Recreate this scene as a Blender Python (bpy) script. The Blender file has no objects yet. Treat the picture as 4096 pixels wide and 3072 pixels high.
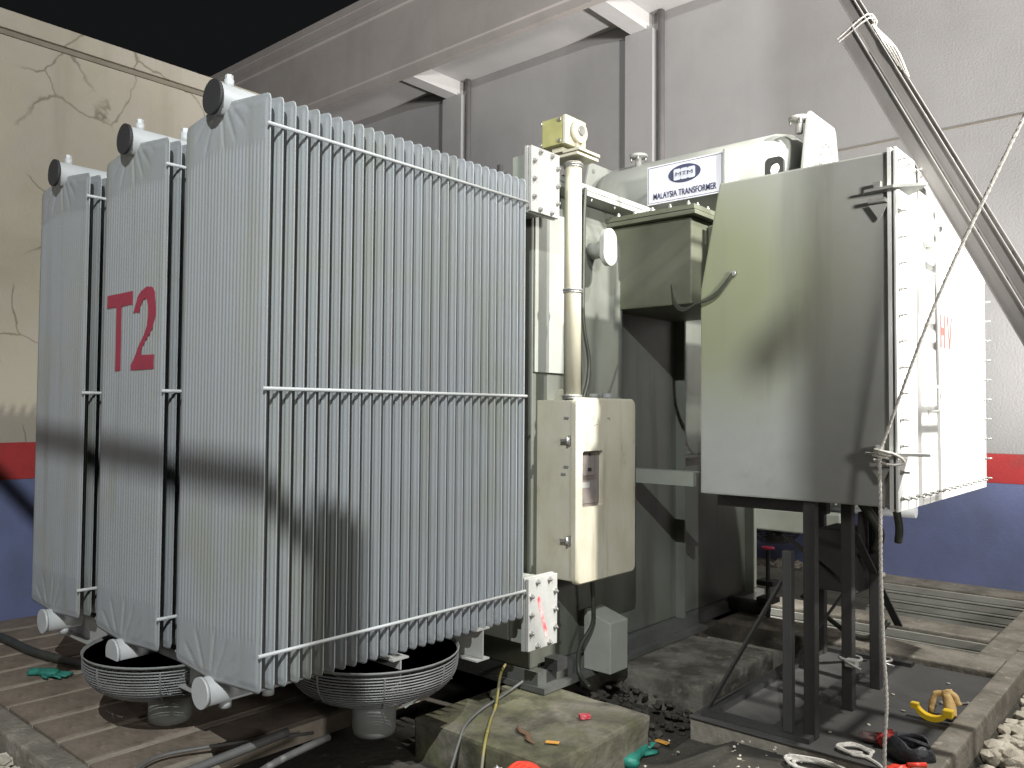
import bpy, bmesh, math, random
from mathutils import Vector, Matrix
R = math.radians
S = bpy.context.scene
random.seed(7)

# ------------------------------------------------------------------ camera
cam_d = bpy.data.cameras.new('camera'); cam = bpy.data.objects.new('camera', cam_d)
S.collection.objects.link(cam); S.camera = cam
cam_d.sensor_width = 36; cam_d.lens = 28.856; cam_d.clip_start = 0.05; cam_d.clip_end = 300
_y, _p, _r = R(41.0437), R(1.9443), R(0.4212)
_fw = Vector((-math.sin(_y)*math.cos(_p), math.cos(_y)*math.cos(_p), math.sin(_p)))
_rt = Vector((math.cos(_y), math.sin(_y), 0)); _up = _rt.cross(_fw)
_c, _s = math.cos(_r), math.sin(_r)
_R0 = _c*_rt + _s*_up; _U0 = -_s*_rt + _c*_up
cam.matrix_world = Matrix(((_R0.x, _U0.x, -_fw.x, 0), (_R0.y, _U0.y, -_fw.y, 0), (_R0.z, _U0.z, -_fw.z, 1.7), (0, 0, 0, 1)))

# ------------------------------------------------------------------ world: night sky
W = bpy.data.worlds.new('World'); S.world = W; W.use_nodes = True
bg = W.node_tree.nodes['Background']; bg.inputs[0].default_value = (0.9, 0.95, 1.0, 1); bg.inputs[1].default_value = 0.008

# ------------------------------------------------------------------ floodlights of the yard and added fill lamps (all outside the frame)
def spot(name, loc, target, watts, col, size, cone, blend):
    d = bpy.data.lights.new(name, 'SPOT'); d.energy = watts; d.color = col; d.shadow_soft_size = size
    d.spot_size = R(cone); d.spot_blend = blend
    o = bpy.data.objects.new(name, d); S.collection.objects.link(o); o.location = loc
    o.rotation_euler = (Vector(target)-Vector(loc)).to_track_quat('-Z', 'Y').to_euler()
    return o
spot('floodlight_right', (1.3, 4.9, 7.6), (-1.3, 5.2, 1.5), 2600, (1, 0.98, 0.94), 0.08, 90, 0.5)
spot('floodlight_cover', (3.2, 4.42, 6.6), (-1.6, 5.2, 2.8), 7000, (1, 0.975, 0.94), 0.08, 32, 0.45)
spot('floodlight_front', (1.1, -1.9, 5.7), (-4.0, 3.6, 2.0), 2500, (0.95, 0.985, 1.0), 0.011, 110, 0.3)
spot('floodlight_canopy', (3.4, 7.9, 0.9), (-6.5, 8.9, 6.8), 6000, (1, 0.98, 0.965), 0.25, 72, 0.8)
spot('fill_fascia', (7.0, -1.0, 3.2), (-6.0, 8.1, 7.2), 7600, (1, 0.97, 0.94), 0.6, 46, 0.6)  # added lamp, only brightens the canopy fascia
spot('fill_left', (-6.0, -7.5, 3.6), (-4.0, 4.0, 1.0), 380, (1, 0.97, 0.93), 1.2, 90, 0.6)  # added soft fill, lifts the dark under the radiators
spot('fill_right', (5.6, 0.2, 3.2), (-2.5, 4.5, 2.2), 1050, (1, 0.975, 0.95), 0.5, 70, 0.8)  # added soft fill from the right for the shaded faces
S.view_settings.view_transform = 'Standard'; S.view_settings.look = 'None'
S.view_settings.exposure = 0.0; S.view_settings.gamma = 1.0
S.cycles.use_denoising = True
S.cycles.max_bounces = 6

# ------------------------------------------------------------------ materials
def mat(name, col, rough=0.6, col2=None, scale=3.0, amt=0.5, lo=0.4, hi=0.7, metal=0.0, bump=0.0, bscale=60.0, stretch=(1, 1, 1),
        col3=None, scale3=1.0, lo3=0.5, hi3=0.65, amt3=0.6, spec=0.5):
    m = bpy.data.materials.new(name); m.use_nodes = True; nt = m.node_tree; N = nt.nodes; L = nt.links
    b = N['Principled BSDF']; b.inputs['Roughness'].default_value = rough; b.inputs['Metallic'].default_value = metal
    b.inputs['Specular IOR Level'].default_value = spec
    b.inputs['Base Color'].default_value = (*col, 1)
    tc = N.new('ShaderNodeTexCoord'); mp = N.new('ShaderNodeMapping'); mp.inputs['Scale'].default_value = stretch
    L.new(tc.outputs['Object'], mp.inputs['Vector'])
    cur = None
    def layer(cur, base, c2, sc, lo, hi, amt, det=8):
        n = N.new('ShaderNodeTexNoise'); n.inputs['Scale'].default_value = sc; n.inputs['Detail'].default_value = det
        n.inputs['Roughness'].default_value = 0.65
        L.new(mp.outputs[0], n.inputs['Vector'])
        r = N.new('ShaderNodeMapRange'); r.inputs[1].default_value = lo; r.inputs[2].default_value = hi; r.inputs[3].default_value = 0; r.inputs[4].default_value = amt
        L.new(n.outputs['Fac'], r.inputs[0])
        x = N.new('ShaderNodeMix'); x.data_type = 'RGBA'; L.new(r.outputs[0], x.inputs[0])
        if cur is None: x.inputs[6].default_value = (*base, 1)
        else: L.new(cur, x.inputs[6])
        x.inputs[7].default_value = (*c2, 1)
        return x.outputs[2]
    if col2: cur = layer(cur, col, col2, scale, lo, hi, amt)
    if col3: cur = layer(cur, col, col3, scale3, lo3, hi3, amt3)
    if cur is not None: L.new(cur, b.inputs['Base Color'])
    if bump:
        n = N.new('ShaderNodeTexNoise'); n.inputs['Scale'].default_value = bscale; n.inputs['Detail'].default_value = 6
        L.new(mp.outputs[0], n.inputs['Vector'])
        bp = N.new('ShaderNodeBump'); bp.inputs['Strength'].default_value = bump; bp.inputs['Distance'].default_value = 0.01
        L.new(n.outputs['Fac'], bp.inputs['Height']); L.new(bp.outputs[0], b.inputs['Normal'])
    return m
M = {}
M['rad'] = mat('radiator_paint', (.285, .302, .312), .5, (.26, .275, .27), 2.2, .6, .42, .7, bump=.12, bscale=90, col3=(.29, .30, .24), scale3=1.1, lo3=.52, hi3=.7, amt3=.5)
M['radpipe'] = mat('header_paint', (.42, .435, .435), .5, (.31, .325, .31), 4, .5, .45, .7)
M['black'] = mat('black_rubber', (.018, .018, .02), .7, (.03, .03, .03), 8, .6)
M['tank'] = mat('tank_paint', (.27, .285, .25), .5, (.19, .205, .165), 2.0, .7, .4, .68, bump=.08, bscale=30, col3=(.20, .21, .15), scale3=3.1, lo3=.60, hi3=.72, amt3=.5)
M['tankhi'] = mat('conservator_paint', (.28, .29, .265), .45, (.215, .22, .19), 3.0, .6, .45, .7, col3=(.25, .24, .2), scale3=9, lo3=.66, hi3=.75, amt3=.4)
M['hv'] = mat('cable_box_paint', (.285, .29, .275), .55, (.23, .24, .215), 1.6, .8, .42, .62, bump=.06, bscale=25, col3=(.14, .145, .115), scale3=3.6, lo3=.62, hi3=.74, amt3=.55)
def colour_patch(m, c, rad, col, amt):
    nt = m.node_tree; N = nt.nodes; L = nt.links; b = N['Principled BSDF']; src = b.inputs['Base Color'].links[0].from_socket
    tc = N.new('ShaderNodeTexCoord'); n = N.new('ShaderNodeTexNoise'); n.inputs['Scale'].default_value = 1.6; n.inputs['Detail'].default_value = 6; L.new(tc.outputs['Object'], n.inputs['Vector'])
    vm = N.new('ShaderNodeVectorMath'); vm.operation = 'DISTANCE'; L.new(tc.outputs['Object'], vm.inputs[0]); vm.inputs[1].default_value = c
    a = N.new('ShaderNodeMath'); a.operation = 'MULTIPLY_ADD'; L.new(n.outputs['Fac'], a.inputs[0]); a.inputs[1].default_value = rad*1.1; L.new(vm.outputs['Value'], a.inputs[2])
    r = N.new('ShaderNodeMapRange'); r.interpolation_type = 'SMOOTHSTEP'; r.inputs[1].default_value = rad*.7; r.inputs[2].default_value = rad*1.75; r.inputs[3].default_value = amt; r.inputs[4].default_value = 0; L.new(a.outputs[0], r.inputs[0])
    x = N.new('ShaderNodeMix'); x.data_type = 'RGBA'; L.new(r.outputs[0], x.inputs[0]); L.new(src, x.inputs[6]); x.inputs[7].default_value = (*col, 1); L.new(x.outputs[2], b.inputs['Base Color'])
colour_patch(M['hv'], (-.40, -.95, 2.40), .80, (.175, .188, .098), .85)  # olive patch at the upper left of the cable box front
M['duct'] = mat('duct_shaded_paint', (.105, .11, .078), .55, (.07, .075, .045), 2.2, .8, .42, .65, bump=.06, bscale=25)  # shade on the duct put into a darker olive colour
M['wall_shaded'] = mat('tank_wall_shaded_paint', (.115, .122, .104), .5, (.08, .086, .064), 1.6, .7, .4, .66, bump=.08, bscale=30)  # darker copy of the tank paint, carries the shadow on the wall
M['skid'] = mat('skid_shaded_paint', (.085, .088, .08), .6, (.05, .05, .045), 4, .7, bump=.2, bscale=30)  # darkness at the foot of the tank put into the skid colour
M['hvcover'] = mat('cable_box_lit_paint', (.74, .75, .72), .5, (.50, .50, .45), 3, .5, .5, .72)  # colour raised towards white for the strong light on the cover
M['cab'] = mat('cabinet_paint', (.46, .44, .355), .5, (.34, .31, .21), 3.2, .7, .42, .68, stretch=(1, 1, .55), bump=.06, bscale=30, col3=(.16, .14, .08), scale3=7, lo3=.63, hi3=.74, amt3=.55)
M['conduit'] = mat('conduit_paint', (.42, .40, .31), .45, (.32, .29, .18), 5, .7, .5, .7, stretch=(1, 1, .4))
M['olive'] = mat('relay_box_paint', (.32, .31, .13), .5, (.19, .19, .07), 9, .6, .4, .7)
M['zinc'] = mat('galvanised_bolts', (.42, .42, .40), .4, (.25, .24, .22), 20, .6, metal=.7)
M['flange'] = mat('flange_steel', (.37, .37, .35), .5, (.28, .28, .255), 7, .6, .45, .7, metal=.1, bump=.1, bscale=50)
M['steel_dark'] = mat('dark_steel', (.034, .034, .032), .6, (.02, .02, .02), 5, .6, bump=.15, bscale=40)
M['alu'] = mat('ladder_aluminium', (.25, .24, .23), .42, (.17, .16, .15), 6, .6, metal=.25, stretch=(1, 1, .3))
M['wire'] = mat('fan_wire', (.22, .225, .22), .5, (.10, .10, .10), 9, .5, metal=.3)
M['motor'] = mat('fan_motor_paint', (.19, .20, .19), .6, (.12, .12, .11), 8, .6)
M['white'] = mat('sign_white', (.56, .56, .60), .5, (.48, .48, .50), 6, .4)
M['navy'] = mat('sign_ink', (.035, .04, .075), .6)
M['grey_ink'] = mat('sign_grey_ink', (.40, .41, .45), .6)
M['red'] = mat('red_letter_paint', (.30, .028, .055), .6, (.20, .02, .04), 9, .5)
M['redwashed'] = mat('light_washed_red_paint', (.55, .08, .07), .6, (.60, .16, .14), 9, .6)  # red lifted towards pink, as if washed out by strong light
M['redspray'] = mat('red_spray', (.62, .06, .07), .6, (.60, .50, .48), 14, .9, .40, .66)
M['rope'] = mat('white_rope', (.62, .60, .55), .85, (.35, .33, .30), 60, .7, bump=.4, bscale=150)
M['cable'] = mat('black_cable', (.025, .027, .022), .5, (.05, .06, .035), 8, .6)
M['greycable'] = mat('grey_cable', (.12, .12, .115), .6, (.07, .07, .065), 8, .6)
M['yellow'] = mat('yellow_clamp_paint', (.75, .50, .02), .45, (.55, .36, .02), 12, .5)
M['tanleather'] = mat('tan_leather', (.55, .38, .16), .8, (.38, .25, .10), 12, .6, bump=.5, bscale=60)
M['teal'] = mat('teal_rubber', (.02, .20, .15), .55, (.01, .10, .08), 18, .7, bump=.6, bscale=40)
M['redcloth'] = mat('red_cloth', (.70, .05, .05), .8, (.40, .12, .10), 14, .6, bump=.8, bscale=60)
M['redplastic'] = mat('red_plastic', (.80, .07, .04), .35, (.60, .05, .04), 8, .4)
M['orange'] = mat('orange_card', (.60, .30, .06), .7, (.45, .22, .05), 8, .4)
M['brown'] = mat('dry_leaf', (.16, .09, .05), .8, (.08, .05, .03), 20, .6)
M['bag'] = mat('black_nylon', (.012, .013, .016), .45, (.03, .033, .042), 14, .5, bump=.7, bscale=40)
M['valve'] = mat('valve_wheel_paint', (.75, .02, .10), .4, (.5, .02, .07), 20, .4)
M['window'] = mat('cabinet_window_panel', (.16, .135, .12), .15, (.10, .08, .07), 5, .7)
M['inner'] = mat('inner_panel_grey', (.19, .165, .15), .5, (.12, .10, .095), 12, .5)
M['plate'] = mat('floor_steel_mat', (.062, .061, .058), .7, (.042, .041, .038), 4, .8, .35, .65, bump=.25, bscale=35, col3=(.13, .125, .115), scale3=9, lo3=.66, hi3=.76, amt3=.4)
M['kerb'] = mat('weathered_kerb', (.22, .20, .165), .9, (.10, .092, .07), 4, .9, .38, .64, bump=.8, bscale=30, col3=(.34, .32, .27), scale3=14, lo3=.58, hi3=.68, amt3=.7)
M['conc'] = mat('mossy_concrete', (.15, .138, .108), .9, (.085, .088, .035), 2.0, .65, .42, .55, bump=.9, bscale=22, col3=(.045, .042, .026), scale3=3.2, lo3=.46, hi3=.60, amt3=.85)
M['cover'] = mat('brown_cover_slab', (.215, .175, .135), .85, (.10, .078, .058), 3.0, .9, .38, .62, bump=.6, bscale=25, col3=(.32, .27, .215), scale3=11, lo3=.58, hi3=.7, amt3=.6)
M['strip'] = mat('pale_strip_concrete', (.34, .30, .24), .9, (.20, .17, .135), 5, .8, bump=.5, bscale=30)
M['conc2'] = mat('grey_broken_concrete', (.15, .14, .115), .9, (.05, .047, .036), 3.2, .95, .42, .58, bump=.9, bscale=20, col3=(.24, .22, .17), scale3=7, lo3=.58, hi3=.68, amt3=.7)
M['ground'] = mat('yard_dirt', (.060, .054, .042), .95, (.028, .026, .020), 3.5, .9, .4, .6, bump=1.0, bscale=24, col3=(.24, .22, .17), scale3=26, lo3=.62, hi3=.72, amt3=.8)
M['ribs'] = mat('pit_wall_ribs', (.36, .36, .32), .7, (.20, .19, .16), 5, .7, .4, .65, stretch=(.4, 1, 1), bump=.2, bscale=30)
M['stone'] = mat('white_stones', (.52, .48, .40), .9, (.30, .27, .21), 9, .8, .4, .65, bump=.6, bscale=40)
M['cardred'] = mat('red_packet', (.45, .04, .06), .5, (.6, .35, .35), 40, .6, .5, .6)
M['foil'] = mat('crumpled_foil', (.6, .6, .6), .35, (.4, .4, .4), 30, .5, metal=.6)

def streaks(m, col, amt, sc=(9, 9, .45), lo=.52, hi=.72):
    nt = m.node_tree; N = nt.nodes; L = nt.links; b = N['Principled BSDF']; src = b.inputs['Base Color'].links[0].from_socket
    g = N.new('ShaderNodeNewGeometry'); mp = N.new('ShaderNodeMapping'); mp.inputs['Scale'].default_value = sc; L.new(g.outputs['Position'], mp.inputs['Vector'])
    n = N.new('ShaderNodeTexNoise'); n.inputs['Scale'].default_value = 1; n.inputs['Detail'].default_value = 5; L.new(mp.outputs[0], n.inputs['Vector'])
    r = N.new('ShaderNodeMapRange'); r.inputs[1].default_value = lo; r.inputs[2].default_value = hi; r.inputs[4].default_value = amt; L.new(n.outputs['Fac'], r.inputs[0])
    x = N.new('ShaderNodeMix'); x.data_type = 'RGBA'; L.new(r.outputs[0], x.inputs[0]); L.new(src, x.inputs[6]); x.inputs[7].default_value = (*col, 1); L.new(x.outputs[2], b.inputs['Base Color'])
streaks(M['rad'], (.20, .21, .18), .55); streaks(M['rad'], (.24, .25, .19), .5, (2.2, 2.2, 1.3), .55, .68)
streaks(M['cab'], (.20, .18, .11), .6, (12, 12, 1.2), .56, .74); streaks(M['hv'], (.13, .135, .11), .45, (7, 7, .6), .55, .74)
streaks(M['wall_shaded'], (.06, .062, .05), .6, (6, 6, .7), .52, .7); streaks(M['hvcover'], (.50, .50, .45), .5, (8, 8, .5), .55, .75); streaks(M['tankhi'], (.22, .22, .17), .5, (5, 5, 1.5), .56, .74)

def wall_mat(name, col, dark, crack=True, seam=None, cscale=1.0, cw=.012, tone=None):
    m = mat(name, col, .9, dark, 1.2, .55, .42, .7, bump=.25, bscale=45, col3=tone, scale3=.45, lo3=.42, hi3=.6, amt3=.8)
    nt = m.node_tree; N = nt.nodes; L = nt.links; b = N['Principled BSDF']
    src = b.inputs['Base Color'].links[0].from_socket
    tc = N.new('ShaderNodeTexCoord')
    if crack:
        n = N.new('ShaderNodeTexNoise'); n.inputs['Scale'].default_value = 2.2; n.inputs['Detail'].default_value = 5
        L.new(tc.outputs['Object'], n.inputs['Vector'])
        a = N.new('ShaderNodeMix'); a.data_type = 'VECTOR'; a.inputs[0].default_value = .22
        L.new(tc.outputs['Object'], a.inputs[4]); L.new(n.outputs['Color'], a.inputs[5])
        v = N.new('ShaderNodeTexVoronoi'); v.feature = 'DISTANCE_TO_EDGE'; v.inputs['Scale'].default_value = cscale
        L.new(a.outputs[1], v.inputs['Vector'])
        r = N.new('ShaderNodeMapRange'); r.inputs[1].default_value = 0; r.inputs[2].default_value = cw; r.inputs[3].default_value = .85; r.inputs[4].default_value = 0
        L.new(v.outputs['Distance'], r.inputs[0])
        n2 = N.new('ShaderNodeTexNoise'); n2.inputs['Scale'].default_value = 1.3; n2.inputs['Detail'].default_value = 2
        L.new(tc.outputs['Object'], n2.inputs['Vector'])
        r2 = N.new('ShaderNodeMapRange'); r2.inputs[1].default_value = .45; r2.inputs[2].default_value = .52
        L.new(n2.outputs['Fac'], r2.inputs[0])
        mm = N.new('ShaderNodeMath'); mm.operation = 'MULTIPLY'; L.new(r.outputs[0], mm.inputs[0]); L.new(r2.outputs[0], mm.inputs[1])
        x = N.new('ShaderNodeMix'); x.data_type = 'RGBA'; L.new(mm.outputs[0], x.inputs[0]); L.new(src, x.inputs[6]); x.inputs[7].default_value = (col[0]*.35, col[1]*.33, col[2]*.30, 1)
        src = x.outputs[2]
    # vertical rain streaks
    mp = N.new('ShaderNodeMapping'); mp.inputs['Scale'].default_value = (5, 5, .35); L.new(tc.outputs['Object'], mp.inputs['Vector'])
    n3 = N.new('ShaderNodeTexNoise'); n3.inputs['Scale'].default_value = 1; n3.inputs['Detail'].default_value = 4; L.new(mp.outputs[0], n3.inputs['Vector'])
    r3 = N.new('ShaderNodeMapRange'); r3.inputs[1].default_value = .55; r3.inputs[2].default_value = .75; r3.inputs[4].default_value = .35 if crack else .13; L.new(n3.outputs['Fac'], r3.inputs[0])
    x = N.new('ShaderNodeMix'); x.data_type = 'RGBA'; L.new(r3.outputs[0], x.inputs[0]); L.new(src, x.inputs[6]); x.inputs[7].default_value = (dark[0]*.8, dark[1]*.8, dark[2]*.75, 1)
    L.new(x.outputs[2], b.inputs['Base Color'])
    return m
M['lwall'] = wall_mat('cream_cracked_plaster', (.40, .36, .27), (.29, .26, .19), True, cscale=1.7, cw=.014, tone=(.40, .36, .32))
M['bwall'] = wall_mat('grey_plaster', (.31, .302, .295), (.25, .243, .238), False)
M['soffit'] = wall_mat('soffit_plaster', (.50, .485, .47), (.42, .405, .39), False)
M['fascia'] = wall_mat('fascia_plaster', (.38, .345, .32), (.27, .245, .225), False)
M['redband'] = mat('red_wall_paint', (.42, .035, .035), .8, (.28, .03, .03), 3, .5, bump=.2, bscale=40)
M['blueband'] = mat('blue_wall_paint', (.15, .175, .33), .8, (.11, .135, .23), 1.3, .8, .4, .65, bump=.2, bscale=40)
streaks(M['redband'], (.16, .06, .05), .5, (3, 3, 2), .55, .7); streaks(M['blueband'], (.10, .12, .17), .5, (2, 2, 1.2), .52, .7)
M['darkgroove'] = mat('groove_stain', (.19, .165, .125), .9, (.25, .22, .17), 6, .6)
M['upright'] = mat('pilaster_shade', (.15, .14, .135), .6, (.11, .10, .10), 6, .5)

# ------------------------------------------------------------------ mesh helpers
def BM(): return bmesh.new()
def box(bm, x0, x1, y0, y1, z0, z1, rot=None, bev=0):
    v = [bm.verts.new((x, y, z)) for x in (x0, x1) for y in (y0, y1) for z in (z0, z1)]
    fs = [(0, 1, 3, 2), (4, 6, 7, 5), (0, 4, 5, 1), (2, 3, 7, 6), (0, 2, 6, 4), (1, 5, 7, 3)]
    F = [bm.faces.new([v[i] for i in f]) for f in fs]
    if rot: bmesh.ops.transform(bm, matrix=rot, verts=v)
    if bev:
        es = list({e for f in F for e in f.edges})
        bmesh.ops.bevel(bm, geom=es, offset=bev, segments=2, affect='EDGES', profile=.6)
    return v
def prism(bm, pts, axis, a, b, bev=0):
    def P(p, t):
        return {'x': (t, p[0], p[1]), 'y': (p[0], t, p[1]), 'z': (p[0], p[1], t)}[axis]
    A = [bm.verts.new(P(p, a)) for p in pts]; Bv = [bm.verts.new(P(p, b)) for p in pts]
    n = len(pts); F = [bm.faces.new(A), bm.faces.new(Bv[::-1])]
    for i in range(n): F.append(bm.faces.new((A[i], Bv[i], Bv[(i+1) % n], A[(i+1) % n])))
    if bev:
        es = list({e for f in F for e in f.edges})
        bmesh.ops.bevel(bm, geom=es, offset=bev, segments=2, affect='EDGES', profile=.6)
def rot_to(d):
    return Vector(d).to_track_quat('Z', 'Y').to_matrix()
def tube(bm, pts, r, seg=10, cap=True, radii=None):
    pts = [Vector(p) for p in pts]; n = len(pts); rings = []; q = None
    for i, p in enumerate(pts):
        t = (pts[min(i+1, n-1)]-pts[max(i-1, 0)]).normalized()
        if q is None: q = t.to_track_quat('Z', 'Y')
        else:
            old = q @ Vector((0, 0, 1)); q = old.rotation_difference(t) @ q
        m = q.to_matrix(); rr = radii[i] if radii else r
        rings.append([bm.verts.new(p + m @ Vector((rr*math.cos(2*math.pi*k/seg), rr*math.sin(2*math.pi*k/seg), 0))) for k in range(seg)])
    for a, b in zip(rings, rings[1:]):
        for k in range(seg): 
            f = bm.faces.new((a[k], a[(k+1) % seg], b[(k+1) % seg], b[k])); f.smooth = seg > 6
    if cap: bm.faces.new(rings[0][::-1]); bm.faces.new(rings[-1])
def cyl(bm, a, b, r, seg=16, r2=None): tube(bm, [a, b], r, seg, True, [r, r if r2 is None else r2])
def ring(bm, c, axis, r, rr, seg=32, s2=6, a0=0, a1=2*math.pi):
    m = rot_to(axis); full = abs(a1-a0-2*math.pi) < 1e-6; n = seg
    rings = []
    for i in range(n if full else n+1):
        a = a0+(a1-a0)*i/n; d = m @ Vector((math.cos(a), math.sin(a), 0)); u = m @ Vector((0, 0, 1)); cc = Vector(c)+d*r
        rings.append([bm.verts.new(cc+(d*math.cos(2*math.pi*k/s2)+u*math.sin(2*math.pi*k/s2))*rr) for k in range(s2)])
    pr = list(zip(rings, rings[1:]+([rings[0]] if full else [])))
    if not full: pr = list(zip(rings, rings[1:]))
    for a, b in pr:
        for k in range(s2): f = bm.faces.new((a[k], b[k], b[(k+1) % s2], a[(k+1) % s2])); f.smooth = True
def lathe(bm, prof, c, axis, seg=24):
    m = rot_to(axis); rings = []
    for (r, h) in prof:
        rings.append([bm.verts.new(Vector(c)+m @ Vector((r*math.cos(2*math.pi*k/seg), r*math.sin(2*math.pi*k/seg), h))) for k in range(seg)])
    for a, b in zip(rings, rings[1:]):
        for k in range(seg): f = bm.faces.new((a[k], a[(k+1) % seg], b[(k+1) % seg], b[k])); f.smooth = True
    bm.faces.new(rings[0][::-1]); bm.faces.new(rings[-1])
def spline(pts, n=8):
    P = [Vector(p) for p in pts]; P = [P[0]*2-P[1]]+P+[P[-1]*2-P[-2]]; out = []
    for i in range(1, len(P)-2):
        for k in range(n):
            t = k/n; a, b, c, d = P[i-1:i+3]
            out.append(.5*((2*b)+(c-a)*t+(2*a-5*b+4*c-d)*t*t+(3*b-a-3*c+d)*t**3))
    out.append(P[-2]); return out
def blob(bm, c, sx, sy, sz, seed, sub=3, amp=.25, fr=2.5, rz=0):
    from mathutils import noise
    r = bmesh.ops.create_icosphere(bm, subdivisions=sub, radius=1)
    for v in r['verts']:
        o = v.co.copy(); k = 1+amp*noise.noise(o*fr+Vector((seed*3.1, seed, 0)))+amp*.5*noise.noise(o*fr*2.3+Vector((seed, 7, seed)))
        o *= k; o = Vector((o.x*sx, o.y*sy, o.z*sz)); o = Matrix.Rotation(rz, 3, 'Z') @ o; v.co = Vector(c)+o
    for f in bm.faces: f.smooth = True

OFF = {}
def thing(name, label, cat, loc=(0, 0, 0), group=None):
    o = bpy.data.objects.new(name, None); S.collection.objects.link(o); o.location = loc; o.empty_display_size = .1
    OFF[o.name] = Vector(loc); o['label'] = label; o['category'] = cat
    if group: o['group'] = group
    return o
def obj(name, bm, m, parent=None, origin=None, label=None):
    base = OFF[parent.name] if parent else Vector((0, 0, 0))
    org = Vector(origin) if origin is not None else base
    bmesh.ops.translate(bm, vec=-org, verts=bm.verts)
    bmesh.ops.recalc_face_normals(bm, faces=bm.faces)
    me = bpy.data.meshes.new(name); bm.to_mesh(me); bm.free(); me.materials.append(M[m] if isinstance(m, str) else m)
    o = bpy.data.objects.new(name, me); S.collection.objects.link(o)
    if parent: o.parent = parent
    o.location = org-base; OFF[o.name] = org
    if label: o['label'] = label
    return o
def tag(o, label, cat, group=None):
    o['label'] = label; o['category'] = cat
    if group: o['group'] = group
    return o
def struct(name, bm, m, parent=None):
    o = obj(name, bm, m, parent)
    if not parent: o['kind'] = 'structure'
    return o
def clone(o, parent, origin, label=None):
    c = o.copy(); S.collection.objects.link(c); c.parent = parent
    base = OFF[parent.name] if parent else Vector((0, 0, 0)); c.location = Vector(origin)-base; OFF[c.name] = Vector(origin)
    if label: c['label'] = label
    return c
def text_bm(s, size, xs=1.0, bold=.012):
    cu = bpy.data.curves.new('t', 'FONT'); cu.body = s; cu.size = size; cu.extrude = .0015; cu.align_x = 'CENTER'; cu.offset = size*bold
    to = bpy.data.objects.new('t', cu); S.collection.objects.link(to)
    dg = bpy.context.evaluated_depsgraph_get(); me = bpy.data.meshes.new_from_object(to.evaluated_get(dg))
    bm = BM(); bm.from_mesh(me); bpy.data.meshes.remove(me); bpy.data.objects.remove(to); bpy.data.curves.remove(cu)
    for v in bm.verts: v.co = Vector((v.co.x*xs, -v.co.z, v.co.y))
    return bm

# ================================================================== SETTING
# ground sheet with a dip beside the plinths and the open pits by the back wall
from mathutils import noise
def gz(x, y):
    z = -.03
    if x < -2.0: z = -.03-.19*min(1, (-2.0-x)/.35)
    z += .012*noise.noise(Vector((x*2.3, y*2.3, 0)))+.006*noise.noise(Vector((x*9, y*9, 3)))
    if 4.17 < y < 6.2 and -2.33 < x < -1.1: z = -.12
    if 6.0 < y < 9.0 and -6.0 < x < -1.2: z = -1.1
    if x > -1.04: z = min(z, -.16)
    if y < 1.55: z = min(z, -.10)
    return z
bm = BM()
xs = [-40, -25, -16, -11, -9]+[-8+.1*i for i in range(121)]+[5, 8, 14, 25, 40]
ys = [-40, -25, -12, -6, -3, -1]+[-.5+.1*i for i in range(105)]+[11, 14, 20, 30, 40]
G = [[bm.verts.new((x, y, gz(x, y))) for y in ys] for x in xs]
for i in range(len(xs)-1):
    for j in range(len(ys)-1):
        f = bm.faces.new((G[i][j], G[i+1][j], G[i+1][j+1], G[i][j+1])); f.smooth = True
struct('ground', bm, 'ground')

# raised deck under the steel mat and concrete beams over the pits
bm = BM(); box(bm, -2.30, -1.16, 4.19, 6.07, -.13, -.006)
o = struct('concrete_deck', bm, 'kerb')
bm = BM()
box(bm, -3.4, -1.16, 6.12, 6.52, -.30, .035, bev=.012)
box(bm, -3.4, -1.38, 7.10, 7.46, -.30, .0, bev=.012)
box(bm, -6.5, -1.1, 8.90, 9.30, -.40, .0, bev=.01)
struct('pit_beams', bm, 'kerb')
bm = BM()   # right hand end of the pits
box(bm, -1.37, -1.05, 6.525, 8.895, -.9, .0, bev=.012)
struct('pit_end_wall', bm, 'kerb')
def ribs(y, x0, x1, zt, zb):
    bm = BM(); pts = []; z = zt; p = .088
    prof = [(0, 0), (.004, .006), (.058, .006), (.062, .0), (.070, .0), (.073, .012), (.083, .012), (.086, 0)]
    while z > zb:
        for dz, dy in prof: pts.append((y-dy, z-dz))
        z -= p
    A = [bm.verts.new((x0, a, b)) for a, b in pts]; Bv = [bm.verts.new((x1, a, b)) for a, b in pts]
    for i in range(len(pts)-1): bm.faces.new((A[i], Bv[i], Bv[i+1], A[i+1]))
    return bm
t = obj('pit_lining', ribs(8.893, -5.5, -1.375, -.02, -.8), 'ribs'); tag(t, 'ribbed grey pit lining sheet below the blue wall, under the back floor strip', 'lining sheet')
t = obj('pit_lining', ribs(7.093, -3.3, -1.375, -.03, -.6), 'ribs'); tag(t, 'ribbed grey pit lining sheet under the nearer concrete beam, next to the steel mat', 'lining sheet')

bm = BM()   # kerb right
for k in range(5):
    y0 = -1+k*2.6; box(bm, -1.155, -1.035, y0, y0+2.58, -.3, .035+.006*(k % 2), bev=.012)
struct('kerb_right', bm, 'kerb')
bm = BM()
box(bm, -9, -3.3, 1.52, 1.65, -.3, .03, bev=.012)
struct('kerb_left', bm, 'kerb')

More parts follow.
